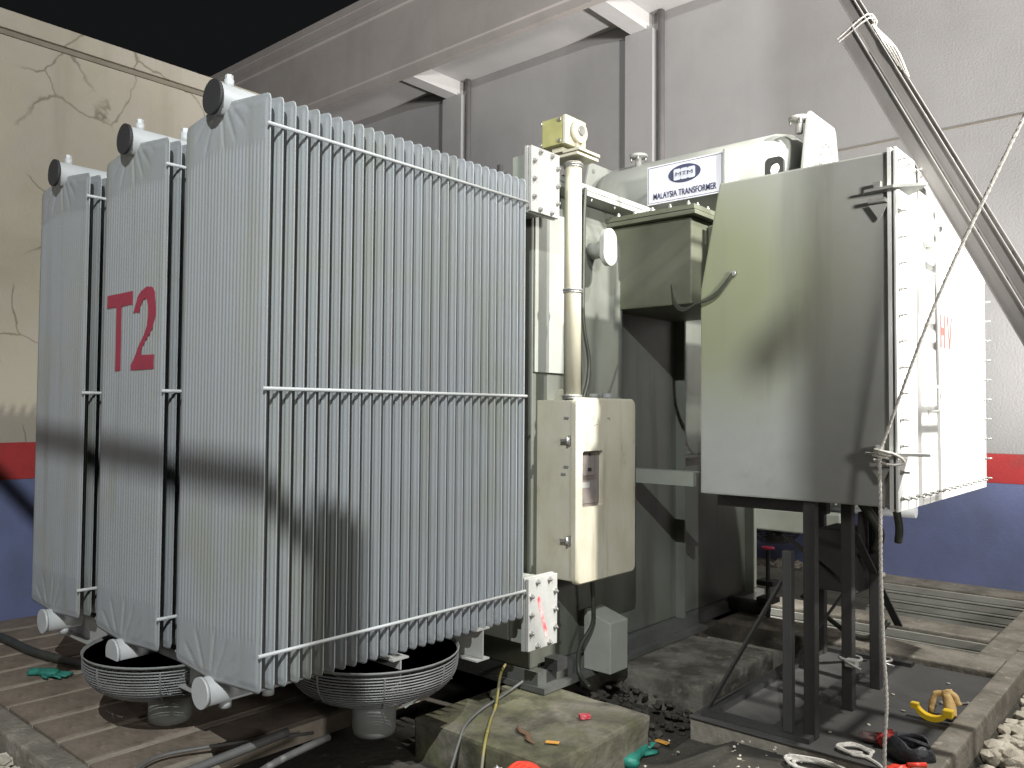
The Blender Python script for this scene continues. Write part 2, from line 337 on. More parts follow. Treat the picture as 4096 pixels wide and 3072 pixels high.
# plinths under the transformer
bm = BM(); box(bm, -3.45, -2.49, 3.15, 4.08, -.5, -.006, bev=.02)
bmesh.ops.subdivide_edges(bm, edges=bm.edges[:], cuts=4, use_grid_fill=True)
for v in bm.verts: v.co += Vector((noise.noise(v.co*5), noise.noise(v.co*5+Vector((3, 0, 0))), noise.noise(v.co*4+Vector((0, 7, 0)))*.4))*.012
t = obj('concrete_plinth', bm, 'conc'); tag(t, 'moss stained concrete plinth at the front, with the red packet and cables on it', 'plinth', 'plinths under the transformer')
bm = BM(); box(bm, -3.45, -2.49, 4.70, 5.75, -.5, -.006, bev=.02)
bmesh.ops.subdivide_edges(bm, edges=bm.edges[:], cuts=4, use_grid_fill=True)
for v in bm.verts: v.co += Vector((noise.noise(v.co*5), noise.noise(v.co*5+Vector((3, 0, 0))), noise.noise(v.co*4+Vector((0, 7, 0)))*.4))*.014
t = obj('concrete_plinth', bm, 'conc2'); tag(t, 'grey broken concrete plinth behind, beside the dark steel legs', 'plinth', 'plinths under the transformer')

bm = BM()
for i in range(150):
    c = Vector((random.uniform(-3.1, -2.45), random.uniform(4.06, 4.75), 0)); c.z = -.20+.10*max(0, (-2.5-c.x)/.6)+random.uniform(-.02, .02)
    q = random.uniform(.008, .032); vs = bmesh.ops.create_icosphere(bm, subdivisions=1, radius=1)['verts']
    for v in vs: v.co = c+Vector((v.co.x*q*random.uniform(.8, 1.5), v.co.y*q*random.uniform(.8, 1.4), v.co.z*q*.6))
t = obj('rubble', bm, 'ground'); t['kind'] = 'stuff'; t['label'] = 'dark broken rubble between the two plinths'; t['category'] = 'rubble'
# steel mat
bm = BM(); box(bm, -2.30, -1.17, 4.17, 6.06, 0.0, .008)
t = obj('floor_mat', bm, 'plate'); tag(t, 'dark flat mat lying under the steel legs with tools and litter on it', 'floor mat')

# cover slabs on the left
x = -7.42; k = 0; first = None
while x < -4.0:
    w = .29+.03*random.random()
    bm = BM(); z = random.uniform(-.004, .006)
    box(bm, 0, w, 0, 1.95, -.09, 0, bev=.008)
    if first is None or True:
        t = obj('cover_slab', bm, 'cover'); t.location = (x, 1.69, z); t.rotation_euler = (random.uniform(-.004, .004), random.uniform(-.008, .008), random.uniform(-.004, .004))
        tag(t, 'brown weathered cover slab lying in the row under the radiators', 'cover slab', 'brown cover slabs at the left')
    bm = BM(); box(bm, x+w+.004, x+w+.045, 1.69, 3.6, -.10, -.004)
    t = obj('joint_strip', bm, 'strip'); tag(t, 'pale narrow concrete strip between two brown cover slabs', 'joint strip', 'pale strips between the cover slabs')
    x += w+.05; k += 1

# gravel
def gravel(name, x0, x1, y0, y1, zt, n, smin, smax):
    bm = BM()
    for i in range(n):
        c = Vector((random.uniform(x0, x1), random.uniform(y0, y1), zt+random.uniform(-.03, .02)))
        s = random.uniform(smin, smax)
        vs = bmesh.ops.create_icosphere(bm, subdivisions=1, radius=1)['verts']
        sc = Vector((s*random.uniform(.8, 1.6), s*random.uniform(.8, 1.4), s*random.uniform(.45, .9)))
        rm = Matrix.Rotation(random.uniform(0, 6.28), 3, 'Z') @ Matrix.Rotation(random.uniform(-.5, .5), 3, 'X')
        for v in vs:
            o = v.co*random.uniform(.8, 1.15); v.co = c+rm @ Vector((o.x*sc.x, o.y*sc.y, o.z*sc.z))
    o = obj(name, bm, 'stone'); o['kind'] = 'stuff'; o['label'] = 'loose pale gravel stones'; o['category'] = 'gravel'
gravel('gravel', -1.0, .3, 3.6, 8.9, -.12, 3600, .022, .05)
gravel('gravel', -6.2, -4.3, .9, 1.52, -.08, 700, .02, .04)
gravel('gravel', -3.9, -2.75, 8.92, 9.28, .01, 130, .02, .05)
gravel('gravel', -2.0, -1.2, 3.4, 4.14, -.03, 110, .004, .010)
gravel('gravel', -2.45, -1.9, 3.3, 4.16, -.17, 50, .004, .010)

# left wall
t = thing('boundary_wall', 'cream cracked plaster wall with red and blue bands at the left', 'wall', (-7.5, 4, 0))
bm = BM(); box(bm, -7.75, -7.5, -3, 9.29, -.5, 4.755); obj('wall_face', bm, 'lwall', t)
bm = BM(); box(bm, -7.78, -7.455, -3, 9.28, 4.80, 4.955, bev=.01); obj('coping', bm, 'lwall', t)
bm = BM(); box(bm, -7.75, -7.485, -3, 9.28, 4.757, 4.798); obj('groove', bm, 'darkgroove', t)
bm = BM(); box(bm, -7.49, -7.497, -3, 9.28, 1.12, 1.42); obj('red_band', bm, 'redband', t)
bm = BM(); box(bm, -7.489, -7.497, -3, 9.28, -.3, 1.117); obj('blue_band', bm, 'blueband', t)

# building with canopy
b = thing('substation_building', 'grey plastered building wall with projecting canopy and red and blue bands', 'building', (-6, 9.3, 0))
bm = BM(); box(bm, -22, 6, 9.3, 9.6, -.5, 6.98); obj('wall', bm, 'bwall', b)
bm = BM(); box(bm, -7.3, 6, 9.285, 9.297, 1.033, 1.32); obj('red_band', bm, 'redband', b)
bm = BM(); box(bm, -7.3, 6, 9.284, 9.297, -.3, 1.030); obj('blue_band', bm, 'blueband', b)
bm = BM(); box(bm, -22, 6, 8.20, 9.9, 6.982, 7.15); obj('canopy_slab', bm, 'soffit', b)
bm = BM(); prism(bm, [(8.08, 6.74), (8.195, 6.74), (8.195, 8.19), (8.02, 8.19), (8.02, 8.06), (8.05, 8.04), (8.05, 7.93), (8.03, 7.91), (8.03, 7.82), (8.06, 7.80), (8.06, 6.88), (8.08, 6.86)], 'x', -22, 6)
obj('fascia', bm, 'fascia', b)
for x in (-16.1, -12.7, -9.3, -5.8):
    bm = BM(); box(bm, x-.12, x+.13, 8.198, 9.29, 6.745, 6.979); obj('canopy_beam', bm, 'soffit', b)
    bm = BM(); box(bm, x-.20, x+.22, 9.15, 9.297, 1.35, 6.742); obj('pilaster', bm, 'bwall', b)
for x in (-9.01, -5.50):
    bm = BM(); cyl(bm, (x, 9.24, 1.4), (x, 9.24, 6.97), .045, 12); obj('shade_strip', bm, 'upright', b)  # dark round strips standing in for the shaded pilaster sides
bm = BM(); box(bm, -5.4, 5.9, 9.293, 9.2975, 4.655, 4.668); obj('plaster_joint', bm, 'darkgroove', b)

# ================================================================== TRANSFORMER
T = thing('power_transformer', 'grey oil filled power transformer with three finned radiators, tank and conservator', 'transformer', (-4.3, 4.5, 0))
# tank
bm = BM(); box(bm, -5.6, -3.25, 3.92, 7.15, .12, 3.10, bev=.012)
tank = obj('tank', bm, 'wall_shaded', T)
bm = BM(); box(bm, -5.7, -3.12, 3.90, 7.2, .0, .035); box(bm, -5.65, -3.18, 3.91, 7.15, .036, .118)
obj('skid_base', bm, 'skid', T)
bm = BM()
for y in (5.68, 6.9): box(bm, -3.248, -3.17, y, y+.02, .12, 3.0)
for z in (1.35,): box(bm, -3.248, -3.18, 5.71, 6.89, z, z+.02)
obj('stiffener', bm, 'wall_shaded', T)
# pocket with sloped roof
bm = BM(); prism(bm, [(-3.248, 1.72), (-3.15, 1.72), (-3.15, 2.84), (-3.248, 3.02)], 'y', 4.29, 4.78, bev=.006)
obj('side_pocket', bm, 'wall_shaded', T)
bm = BM(); prism(bm, [(3.93, 2.97), (4.285, 2.97), (4.285, 1.95), (3.93, 1.95)], 'x', -3.245, -3.235)
obj('lit_patch_plate', bm, 'tankhi', T)  # lighter plate that paints the lit patch on the tank wall
# top cover with flange and bolts
bm = BM(); box(bm, -5.7, -3.10, 3.86, 7.2, 3.105, 3.135); box(bm, -5.7, -3.105, 3.86, 7.2, 3.142, 3.175)
cover = obj('top_cover', bm, 'tankhi', T)
bt = None
def hexbolt(c, d, r=.013, h=.014, stud=.012, m='zinc', parent=None, name='bolt'):
    bm = BM(); c = Vector(c); d = Vector(d)
    cyl(bm, c-d*.004, c+d*.001, r*1.35, 12); tube(bm, [c+d*.001, c+d*h], r, 6); cyl(bm, c+d*h, c+d*(h+stud), r*.55, 8)
    return obj(name, bm, m, parent, origin=c)
for i in range(5):
    y = 4.1+i*.27
    if bt is None: bt = hexbolt((-3.125, y, 3.10), (0, 0, -1), r=.008, h=.008, stud=.008, parent=cover)
    else: clone(bt, cover, (-3.125, y, 3.10))
# knob / round nozzle on the pocket
bm = BM(); cyl(bm, (-3.15, 4.40, 2.76), (-2.99, 4.36, 2.76), .055, 20)
noz = obj('oil_nozzle', bm, 'tankhi', T)
bm = BM(); n = 36; 
P = [(4.345+.075*math.cos(2*math.pi*k/n), 2.76+(.045 if math.sin(2*math.pi*k/n) > 0 else -.045)+.075*math.sin(2*math.pi*k/n)) for k in range(n)]
prism(bm, P, 'x', -2.99, -2.955, bev=.004); obj('nozzle_cover', bm, 'tankhi', noz)
# jacking pad
bm = BM(); prism(bm, [(-3.178, .04), (-2.97, .04), (-2.97, .36), (-3.178, .42)], 'y', 4.38, 4.58, bev=.006)
obj('jacking_pad', bm, 'tank', T)
bm = BM(); box(bm, -3.2, -3.10, 4.0, 4.10, .12, .19)
obj('earthing_pad', bm, 'steel_dark', T)
# turret duct
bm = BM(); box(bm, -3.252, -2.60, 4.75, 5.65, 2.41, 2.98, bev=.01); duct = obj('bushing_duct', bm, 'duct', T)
bm = BM(); box(bm, -3.26, -2.55, 4.70, 5.70, 2.985, 3.012); box(bm, -3.26, -2.56, 4.71, 5.69, 3.02, 3.05); fl = obj('duct_flange', bm, 'duct', duct)
for i in range(5): 
    o = hexbolt((-3.15+i*.135, 4.725, 3.05), (0, 0, 1), parent=duct) if i == 0 else clone(b0, duct, (-3.15+i*.135, 4.725, 3.05)); b0 = o if i == 0 else b0
for i in range(6): clone(b0, duct, (-2.585, 4.80+i*.14, 3.05))
bm = BM(); box(bm, -2.59, -2.27, 4.95, 5.55, 2.45, 2.95, bev=.01); box(bm, -2.44, -2.40, 4.88, 5.62, 2.38, 3.02)
obj('duct_neck', bm, 'duct', duct)
bm = BM(); box(bm, -3.24, -2.67, 4.90, 4.94, 1.215, 1.31); box(bm, -3.24, -2.67, 4.94, 5.0, 1.30, 1.31)
obj('cable_bracket', bm, 'tank', T)

# ---- radiators
WD, ZB, ZT = .715, .528, 3.042
def fin_bm():
    bm = BM(); nx, nz = 100, 64; hx = .31
    xs_ = [WD*i/nx for i in range(nx+1)]
    zt = []
    zs = [0]
    for i in range(1, 23): zs.append(.26*i/22)
    mid = [.26+(1-.52)*i/14*1.0 for i in range(1, 14)]
    H = ZT-ZB
    rows = [.30*i/26 for i in range(27)]+[.30+(H-.60)*i/10 for i in range(1, 10)]+[H-.30+.30*i/26 for i in range(27)]
    def bot(x): return ZB-.025*(1-abs(x-hx)/(hx if x < hx else WD-hx))-0
    def top(x): return ZT+.045*(1-abs(x-hx)/(hx if x < hx else WD-hx))-(.016 if x < .0 else 0)
    def rnd(x):   # rounded corner
        e = min(x, WD-x); r = .028
        return 0 if e > r else r-math.sqrt(max(0, r*r-(r-e)**2))
    def h(x, z):
        e = min(x, WD-x, z, H-z)
        s = max(0, min(1, (e-.020)/.010)); s = s*s*(3-2*s)
        base = .0017+.0050*s
        fl = .0026*math.cos(2*math.pi*(x-.0)/(WD/25))
        cx = math.exp(-((x-.32)/.02)**2)
        fade = max(0, min(1, (min(z, H-z)-.20-.012*math.cos(2*math.pi*x/(WD/25)))/.02))
        g = 0
        dz = min(z, H-z)
        d = math.hypot(x-hx, dz+.06)
        if .09 < d < .30:
            a = math.atan2(dz+.06, x-hx); w = max(0, min(1, (d-.09)/.03, (.30-d)/.05))
            for ac in (.42, .72, 1.05, 1.42, 2.05, 2.5):
                g += .0042*w*math.exp(-((a-ac)*d/.011)**2)
        return base+s*(fl*fade*.9-g+.001*cx)
    fr = []; bk = []
    for x in xs_:
        zb, zt_ = bot(x)+rnd(x), top(x)-rnd(x); a = []; b_ = []
        for z in rows:
            zz = zb+(zt_-zb)*z/H; hh = h(x, z)
            a.append(bm.verts.new((x, -hh, zz))); b_.append(bm.verts.new((x, hh, zz)))
        fr.append(a); bk.append(b_)
    n, m_ = len(xs_), len(rows)
    for i in range(n-1):
        for j in range(m_-1):
            f = bm.faces.new((fr[i][j], fr[i+1][j], fr[i+1][j+1], fr[i][j+1])); f.smooth = True
            f = bm.faces.new((bk[i][j], bk[i][j+1], bk[i+1][j+1], bk[i+1][j])); f.smooth = True
    for j in range(m_-1):
        bm.faces.new((fr[0][j], fr[0][j+1], bk[0][j+1], bk[0][j])); bm.faces.new((fr[-1][j], bk[-1][j], bk[-1][j+1], fr[-1][j+1]))
    for i in range(n-1):
        bm.faces.new((fr[i][0], bk[i][0], bk[i+1][0], fr[i+1][0])); bm.faces.new((fr[i][-1], fr[i+1][-1], bk[i+1][-1], bk[i][-1]))
    return bm
fin0 = None; rod0 = None
labels = ['radiator at the far left of the three', 'middle radiator bearing the red T2 marking', 'right hand radiator nearest the control cabinet']
for bi, xr in enumerate((-4.845, -3.905, -3.016)):
    x0 = xr-WD; hx = x0+.33
    bm = BM()
    tube(bm, [(hx, 1.86, 3.10), (hx, 3.66, 3.10)], .07, 28)
    rad = obj('radiator', bm, 'radpipe', T, origin=(hx, 1.9, .5), label=labels[bi])
    bm = BM(); tube(bm, [(hx-.02, 1.87, .455), (hx-.02, 3.66, .455)], .064, 28); obj('bottom_header', bm, 'radpipe', rad)
    bm = BM(); cyl(bm, (hx, 1.845, 3.10), (hx, 1.86, 3.10), .079, 28); obj('end_cap', bm, 'black', rad, label='black rubber end cap')
    bm = BM(); cyl(bm, (hx-.02, 1.855, .455), (hx-.02, 1.87, .455), .069, 28); obj('end_cap', bm, 'radpipe', rad)
    bm = BM(); cyl(bm, (hx, 1.93, 3.16), (hx, 1.93, 3.20), .022, 14); tube(bm, [(hx, 1.93, 3.20), (hx, 1.93, 3.222)], .018, 6); obj('vent_plug', bm, 'radpipe', rad)
    if bi == 1:
        bm = BM(); cyl(bm, (hx, 2.18, 3.16), (hx, 2.18, 3.215), .028, 14); tube(bm, [(hx, 2.18, 3.215), (hx, 2.18, 3.24)], .023, 6); obj('vent_plug', bm, 'radpipe', rad)
    for yy in (1.98, 2.2):
        bm = BM(); cyl(bm, (hx-.02, yy, .40), (hx-.02, yy, .365), .028, 12); obj('drain_plug', bm, 'radpipe', rad)
    for k in range(28):
        y = 1.905+k*.0617
        if fin0 is None:
            fin0 = obj('cooling_fin', fin_bm(), 'rad', rad, origin=(0, 0, 0)); OFFv = Vector((x0, y, 0)); fin0.location = OFFv-OFF[rad.name]
        else: clone(fin0, rad, (x0, y, 0))
    for z in (2.905, 1.79, .688):
        for sx in (xr+.006,):
            bm = BM(); tube(bm, [(sx, 1.885, z), (sx, 3.585, z)], .0085, 8); obj('brace_rod', bm, 'radpipe', rad)
    if bi == 1:
        jag = random.Random(3)
        def J(pts, k=3, a=.004):
            out = []
            for i, p in enumerate(pts):
                q = pts[(i+1) % len(pts)]
                for j in range(k):
                    t_ = j/k; o_ = a if j else 0
                    out.append((p[0]+(q[0]-p[0])*t_+jag.uniform(-o_, o_), p[1]+(q[1]-p[1])*t_+jag.uniform(-o_, o_)))
            return out
        bm = BM(); prism(bm, J([(-4.555, 2.31), (-4.555, 2.24), (-4.44, 2.24), (-4.44, 1.90), (-4.38, 1.90), (-4.38, 2.24), (-4.255, 2.24), (-4.255, 2.31)], 4, .0015), 'y', 1.8950, 1.8965)
        prism(bm, J([(-4.24, 2.195), (-4.175, 2.19), (-4.168, 2.215), (-4.145, 2.245), (-4.115, 2.258), (-4.092, 2.252), (-4.078, 2.22), (-4.074, 2.18), (-4.085, 2.12), (-4.12, 2.07),
                     (-4.165, 2.03), (-4.20, 1.985), (-4.235, 1.945), (-4.258, 1.925), (-4.258, 1.90), (-4.005, 1.90), (-4.005, 1.972), (-4.145, 1.975), (-4.145, 2.0), (-4.125, 2.02), (-4.075, 2.06),
                     (-4.03, 2.10), (-4.01, 2.14), (-3.995, 2.19), (-4.003, 2.24), (-4.01, 2.285), (-4.04, 2.312), (-4.10, 2.318), (-4.16, 2.30), (-4.20, 2.27), (-4.215, 2.24)], 2, .003), 'y', 1.8950, 1.8965)
        obj('unit_marking', bm, 'red', rad, label='red stencilled T2')
# collectors and blank flanges
for (z0, z1, zl, zh) in ((2.89, 3.22, 2.865, 3.25), (.36, .72, .335, .745)):
    bm = BM(); box(bm, -5.7, -3.20, 3.66, 3.86, z0, min(z1, 3.06), bev=.008); box(bm, -3.195, -3.07, 3.66, 3.86, z0, z1, bev=.004)
    col = obj('collector_pipe', bm, 'tank', T)
    bm = BM(); box(bm, -3.068, -3.046, 3.62, 3.89, zl-.003, zh+.003, bev=.002); obj('flange_ring', bm, 'flange', col)
    bm = BM(); box(bm, -3.040, -3.016, 3.622, 3.888, zl, zh, bev=.003); bf = obj('blank_flange', bm, 'flange', col, label='bare steel blank flange plate')
    zc = (zl+zh)/2
    pos = [(3.70, zh-.025), (3.81, zh-.025), (3.645, zc+.105), (3.645, zc), (3.645, zc-.105), (3.866, zc+.105), (3.866, zc), (3.866, zc-.105), (3.70, zl+.02), (3.81, zl+.02)]
    for i, (y, z) in enumerate(pos):
        if i == 0 and zl > 1: fb = hexbolt((-3.014, y, z), (1, 0, 0), r=.0125, h=.013, stud=.008, parent=col)
        else: clone(fb, col, (-3.014, y, z))
    if zl < 1:
        bm = BM(); P = [(3.70, .625), (3.715, .64), (3.73, .62), (3.745, .56), (3.775, .48), (3.80, .40), (3.79, .385), (3.775, .395), (3.755, .45), (3.73, .52), (3.71, .58)]
        prism(bm, P, 'x', -3.0155, -3.0150); obj('spray_mark', bm, 'redspray', col, label='streak of red spray paint')
# lifting lug seen above the radiators
bm = BM(); prism(bm, [(3.60, 3.2), (3.72, 3.2), (3.72, 3.33), (3.71, 3.34), (3.61, 3.34), (3.60, 3.33)], 'x', -4.30, -4.27); cyl(bm, (-4.265, 3.66, 3.28), (-4.262, 3.66, 3.28), .025, 16)
obj('lifting_lug', bm, 'flange', T)
for (x, y, z) in ((-3.35, 4.05, 3.18), (-3.30, 4.35, 3.18), (-3.6, 4.0, 3.18)):
    bm = BM(); lathe(bm, [(.05, 0), (.05, .02), (.03, .025), (.03, .07), (.05, .075), (.05, .10), (.02, .11), (.02, .15)], (x, y, z), (0, 0, 1), 16)
    obj('cover_fitting', bm, 'steel_dark', T)

# beams and cooling fans
for y, z, xe in ((2.62, .41, -3.02), (3.2, .44, -3.02), (2.02, .40, -3.8)):
    bm = BM()
    box(bm, -5.6, xe, y+.045, y+.053, z-.06, z+.09); box(bm, -5.6, xe, y, y+.10, z+.092, z+.10); box(bm, -5.6, xe, y, y+.10, z-.07, z-.062)
    obj('fan_beam', bm, 'flange', T)
def fan(cx, cy, r=.44, zt=.47, zb=.27, y2=None):
    bm = BM()
    lathe(bm, [(r*.985, zt-.014), (r*1.0, zt), (r*.985, zt), (r*.97, zt-.014)], (cx, cy, 0), (0, 0, 1), 40)
    f = obj('cooling_fan', bm, 'motor', T, origin=(cx, cy, zb))
    bm = BM(); n = 13
    for i in range(n):
        t_ = i/(n-1); rr = r*(.98-.24*t_**3); zz = zt-.03-(zt-.03-zb)*t_
        ring(bm, (cx, cy, zz), (0, 0, 1), rr, .0042, 48, 5)
    for i in range(1, 7):
        ring(bm, (cx, cy, zb-.012), (0, 0, 1), r*(.74-.095*i), .004, 40, 5)
    for k in range(8):
        a = k*math.pi/4+.2
        tube(bm, [(cx+math.cos(a)*r*(.985-.24*t_**3), cy+math.sin(a)*r*(.985-.24*t_**3), zt-.03-(zt-.03-zb)*t_) for t_ in (0, .25, .5, .75, 1)]+[(cx+math.cos(a)*.1, cy+math.sin(a)*.1, zb-.012)], .005, 5)
    obj('wire_guard', bm, 'wire', f)
    bm = BM(); lathe(bm, [(.05, .03), (.105, .035), (.112, .06), (.112, .24), (.09, .27)], (cx, cy, 0), (0, 0, 1), 28)
    obj('fan_motor', bm, 'motor', f)
    bm = BM()
    for k in range(5):
        a = k*2*math.pi/5; ca, sa = math.cos(a), math.sin(a)
        vs = [bm.verts.new((cx+ca*u-sa*v, cy+sa*u+ca*v, .30+w)) for u, v, w in ((.1, -.05, 0), (r*.88, -.13, -.02), (r*.88, .10, .06), (.1, .05, .05))]
        bm.faces.new(vs)
    obj('fan_blades', bm, 'motor', f)
    return f
fan(-3.37, 2.80)
fan(-4.32, 2.18, zt=.44, zb=.24)
fan(-5.15, 2.8)

# conservator
C0 = (6.0, 3.42)
bm = BM(); lathe(bm, [(.05, 0), (.22, .008), (.32, .035), (.37, .08), (.395, .17), (.395, 1.60), (.37, 1.69), (.32, 1.745), (.20, 1.785), (.05, 1.79)], (-4.11, C0[0], C0[1]), (1, 0, 0), 40)
cons = obj('conservator', bm, 'tankhi', T)
def endplate(x):
    bm = BM(); prism(bm, [(5.60, 3.10), (5.60, 3.30), (5.74, 3.84), (5.77, 3.87), (6.24, 3.87), (6.27, 3.84), (6.40, 3.30), (6.40, 3.10)], 'x', x-.012, x+.012, bev=.004)
    return obj('end_plate', bm, 'tankhi', cons)
endplate(-4.14); endplate(-2.22)
for y in (5.80, 6.215):
    for x in (-4.127, -2.207):
        bm = BM(); cyl(bm, (x, y, 3.80), (x+.004, y, 3.80), .02, 12); obj('plate_hole', bm, 'motor', cons)
bm = BM(); P = [(6.0+.17*math.cos(2*math.pi*k/40), 3.50+.20*math.sin(2*math.pi*k/40)) for k in range(40)]
prism(bm, P, 'x', -2.206, -2.185, bev=.003); mh = obj('manhole_cover', bm, 'tankhi', cons)
mb = None
for k in range(14):
    a = 2*math.pi*k/14; y, z = 6.0+.145*math.cos(a), 3.50+.172*math.sin(a)
    if mb is None: mb = hexbolt((-2.183, y, z), (1, 0, 0), r=.012, parent=mh)
    else: clone(mb, mh, (-2.183, y, z))
bm = BM(); box(bm, -2.184, -2.17, 5.96, 5.972, 3.42, 3.52); box(bm, -2.184, -2.17, 6.03, 6.042, 3.42, 3.52); box(bm, -2.184, -2.17, 5.972, 6.03, 3.508, 3.52); obj('cover_handle', bm, 'tankhi', mh)
def mushroom(x, y, z):
    bm = BM(); lathe(bm, [(.026, 0), (.026, .085), (.030, .088), (.072, .094), (.076, .10), (.074, .116), (.03, .122)], (x, y, z), (0, 0, 1), 24)
    m_ = obj('breather_flange', bm, 'flange', cons)
    bm = BM()
    for k in range(4):
        a = k*1.57+.5; cyl(bm, (x+.06*math.cos(a), y+.06*math.sin(a), z+.06), (x+.06*math.cos(a), y+.06*math.sin(a), z+.10), .008, 8)
    obj('flange_bolts', bm, 'zinc', m_)
mushroom(-3.68, 5.82, 3.74); mushroom(-2.285, 5.75, 3.715)
bm = BM()
for x in (-3.8, -2.6):
    box(bm, x-.04, x+.04, 5.75, 6.25, 3.18, 3.12)
obj('saddle', bm, 'tank', cons)
# sign on the conservator
bm = BM(); box(bm, -3.335, -2.70, 5.40, 5.405, 3.29, 3.585, bev=.0012); sg = obj('sign_board', bm, 'white', cons)
bm = BM()
for (a, b_, c_, d_) in ((-3.325, -2.71, 3.572, 3.576), (-3.325, -2.71, 3.300, 3.304), (-3.325, -3.321, 3.304, 3.572), (-2.714, -2.71, 3.304, 3.572)): box(bm, a, b_, 5.3985, 5.3999, c_, d_)
obj('border_line', bm, 'navy', sg)
bm = BM(); prism(bm, [(-3.015+.135*math.cos(2*math.pi*k/48), 3.487+.068*math.sin(2*math.pi*k/48)) for k in range(48)], 'y', 5.3975, 5.3999); obj('logo_oval', bm, 'navy', sg)
bm = BM()
for i in (-1, 0, 1):
    cx, hz = -3.015+i*.060, .042
    P = []
    for (sx, sz) in ((1, 1), (-1, 1), (-1, -1), (1, -1)):
        for k in range(4):
            a = {(1, 1): 0, (-1, 1): 90, (-1, -1): 180, (1, -1): 270}[(sx, sz)]+30*k
            P.append((cx+sx*.018+.011*math.cos(R(a)), 3.485+sz*(hz-.011)+.011*math.sin(R(a))))
    prism(bm, P, 'y', 5.3955, 5.3973)
obj('logo_tiles', bm, 'grey_ink', sg)
bm = text_bm('MTM', .040, 1.75, 0); bmesh.ops.translate(bm, vec=Vector((-3.015, 5.3945, 3.474)), verts=bm.verts); obj('logo_letters', bm, 'navy', sg)
bm = text_bm('MALAYSIA TRANSFORMER', .068, .66)
bmesh.ops.translate(bm, vec=Vector((-3.018, 5.3975, 3.326)), verts=bm.verts); obj('sign_lettering', bm, 'navy', sg)
for q in ((-2.70, -2.685, 5.39, 5.62, 3.20, 3.60), (-3.34, -3.30, 5.41, 5.60, 3.36, 3.40), (-3.34, -3.30, 5.41, 5.60, 3.50, 3.52)):
    bm = BM(); box(bm, *q); obj('sign_bracket', bm, 'tankhi', sg)

# control cabinet
cy0, cy1, cz0, cz1 = 3.965, 4.615, .665, 1.79
bm = BM(); box(bm, -3.34, -2.975, cy0+.012, cy1-.012, cz0+.02, cz1-.015, bev=.008); cab = obj('control_cabinet', bm, 'cab', T)
# door with window opening, built as four frame strips
bm = BM(); wy0, wy1, wz0, wz1 = 4.0+.02, 4.235, 1.125, 1.465
def rr(y0, y1, z0, z1, r, n=6):
    P = []
    for (cy, cz, a0) in ((y1-r, z1-r, 0), (y0+r, z1-r, 90), (y0+r, z0+r, 180), (y1-r, z0+r, 270)):
        for k in range(n+1): a = R(a0+90*k/n); P.append((cy+r*math.cos(a), cz+r*math.sin(a)))
    return P
O = rr(cy0, cy1, cz0, cz1, .042); I = rr(wy0, wy1, wz0, wz1, .018)
xo, xi, xb = -2.932, -2.945, -2.972
def L_(P, x): return [bm.verts.new((x, p[0], p[1])) for p in P]
Oin = rr(cy0+.012, cy1-.012, cz0+.012, cz1-.012, .034)
f_out = L_(O, xi); f_front = L_(Oin, xo); b_out = L_(O, xb); i_f = L_(I, xo); i_b = L_(I, xb)
n = len(O)
for k in range(n):
    k2 = (k+1) % n
    for A, B_ in ((b_out, f_out), (f_out, f_front), (f_front, i_f), (i_f, i_b)):
        f = bm.faces.new((A[k], A[k2], B_[k2], B_[k])); f.smooth = A is f_out
door = obj('door', bm, 'cab', cab)
bm = BM(); box(bm, -2.966, -2.962, wy0, wy1, wz0, wz1); wn = obj('window_panel', bm, 'window', door)
bm = BM()
box(bm, -2.9615, -2.958, wy0+.01, wy1-.06, wz0+.19, wz1-.03); box(bm, -2.9615, -2.958, wy0+.01, wy1-.02, wz0+.02, wz0+.16)
obj('inner_panels', bm, 'inner', wn)
bm = BM(); box(bm, -2.9575, -2.956, wy0+.02, wy0+.11, wz0+.115, wz0+.15); obj('paper_tag', bm, 'flange', wn)
bm = BM(); box(bm, -2.957, -2.955, wy0+.09, wy0+.125, wz0+.215, wz0+.235)
for (yy, zz) in ((.012, .03), (.012, .19), (.012, .25), (.1, .31)): box(bm, -2.957, -2.953, wy0+yy, wy0+yy+.02, wz0+zz, wz0+zz+.016)
obj('inner_fittings', bm, 'black', wn)
for z in (1.53, .93):
    bm = BM(); box(bm, -3.0, -2.985, cy0-.004, cy0+.012, z-.03, z+.03, bev=.002); box(bm, -3.045, -2.99, cy0-.022, cy0-.004, z-.008, z+.010, bev=.002); cyl(bm, (-2.992, cy0-.02, z-.022), (-2.992, cy0-.02, z+.022), .008, 10)
    obj('latch', bm, 'zinc', cab)
for (x, z) in ((-3.03, 1.665), (-3.03, 1.66-.29), (-3.05, 1.325)):
    bm = BM(); cyl(bm, (x, cy0+.012, z), (x, cy0+.004, z), .008, 8); cyl(bm, (x+.018, cy0+.012, z), (x+.018, cy0+.004, z), .008, 8); obj('screw', bm, 'motor', cab)
bm = BM(); prism(bm, [(-3.14, cz1-.02), (-3.04, cz1-.02), (-3.06, cz1+.035), (-3.09, cz1+.055), (-3.12, cz1+.045)], 'y', 4.0, 4.012, bev=.002); cyl(bm, (-3.09, 4.013, cz1+.022), (-3.09, 3.999, cz1+.022), .014, 12)
obj('lifting_eye', bm, 'cab', cab)
bm = BM(); cyl(bm, (-3.05, 4.30, cz1-.015), (-3.05, 4.30, cz1+.03), .03, 14); cyl(bm, (-3.05, 4.45, cz1-.015), (-3.05, 4.45, cz1+.035), .035, 14); box(bm, -3.1, -2.99, 4.26, 4.52, cz1-.014, cz1+.008)
obj('cable_gland', bm, 'motor', cab)
bm = BM()
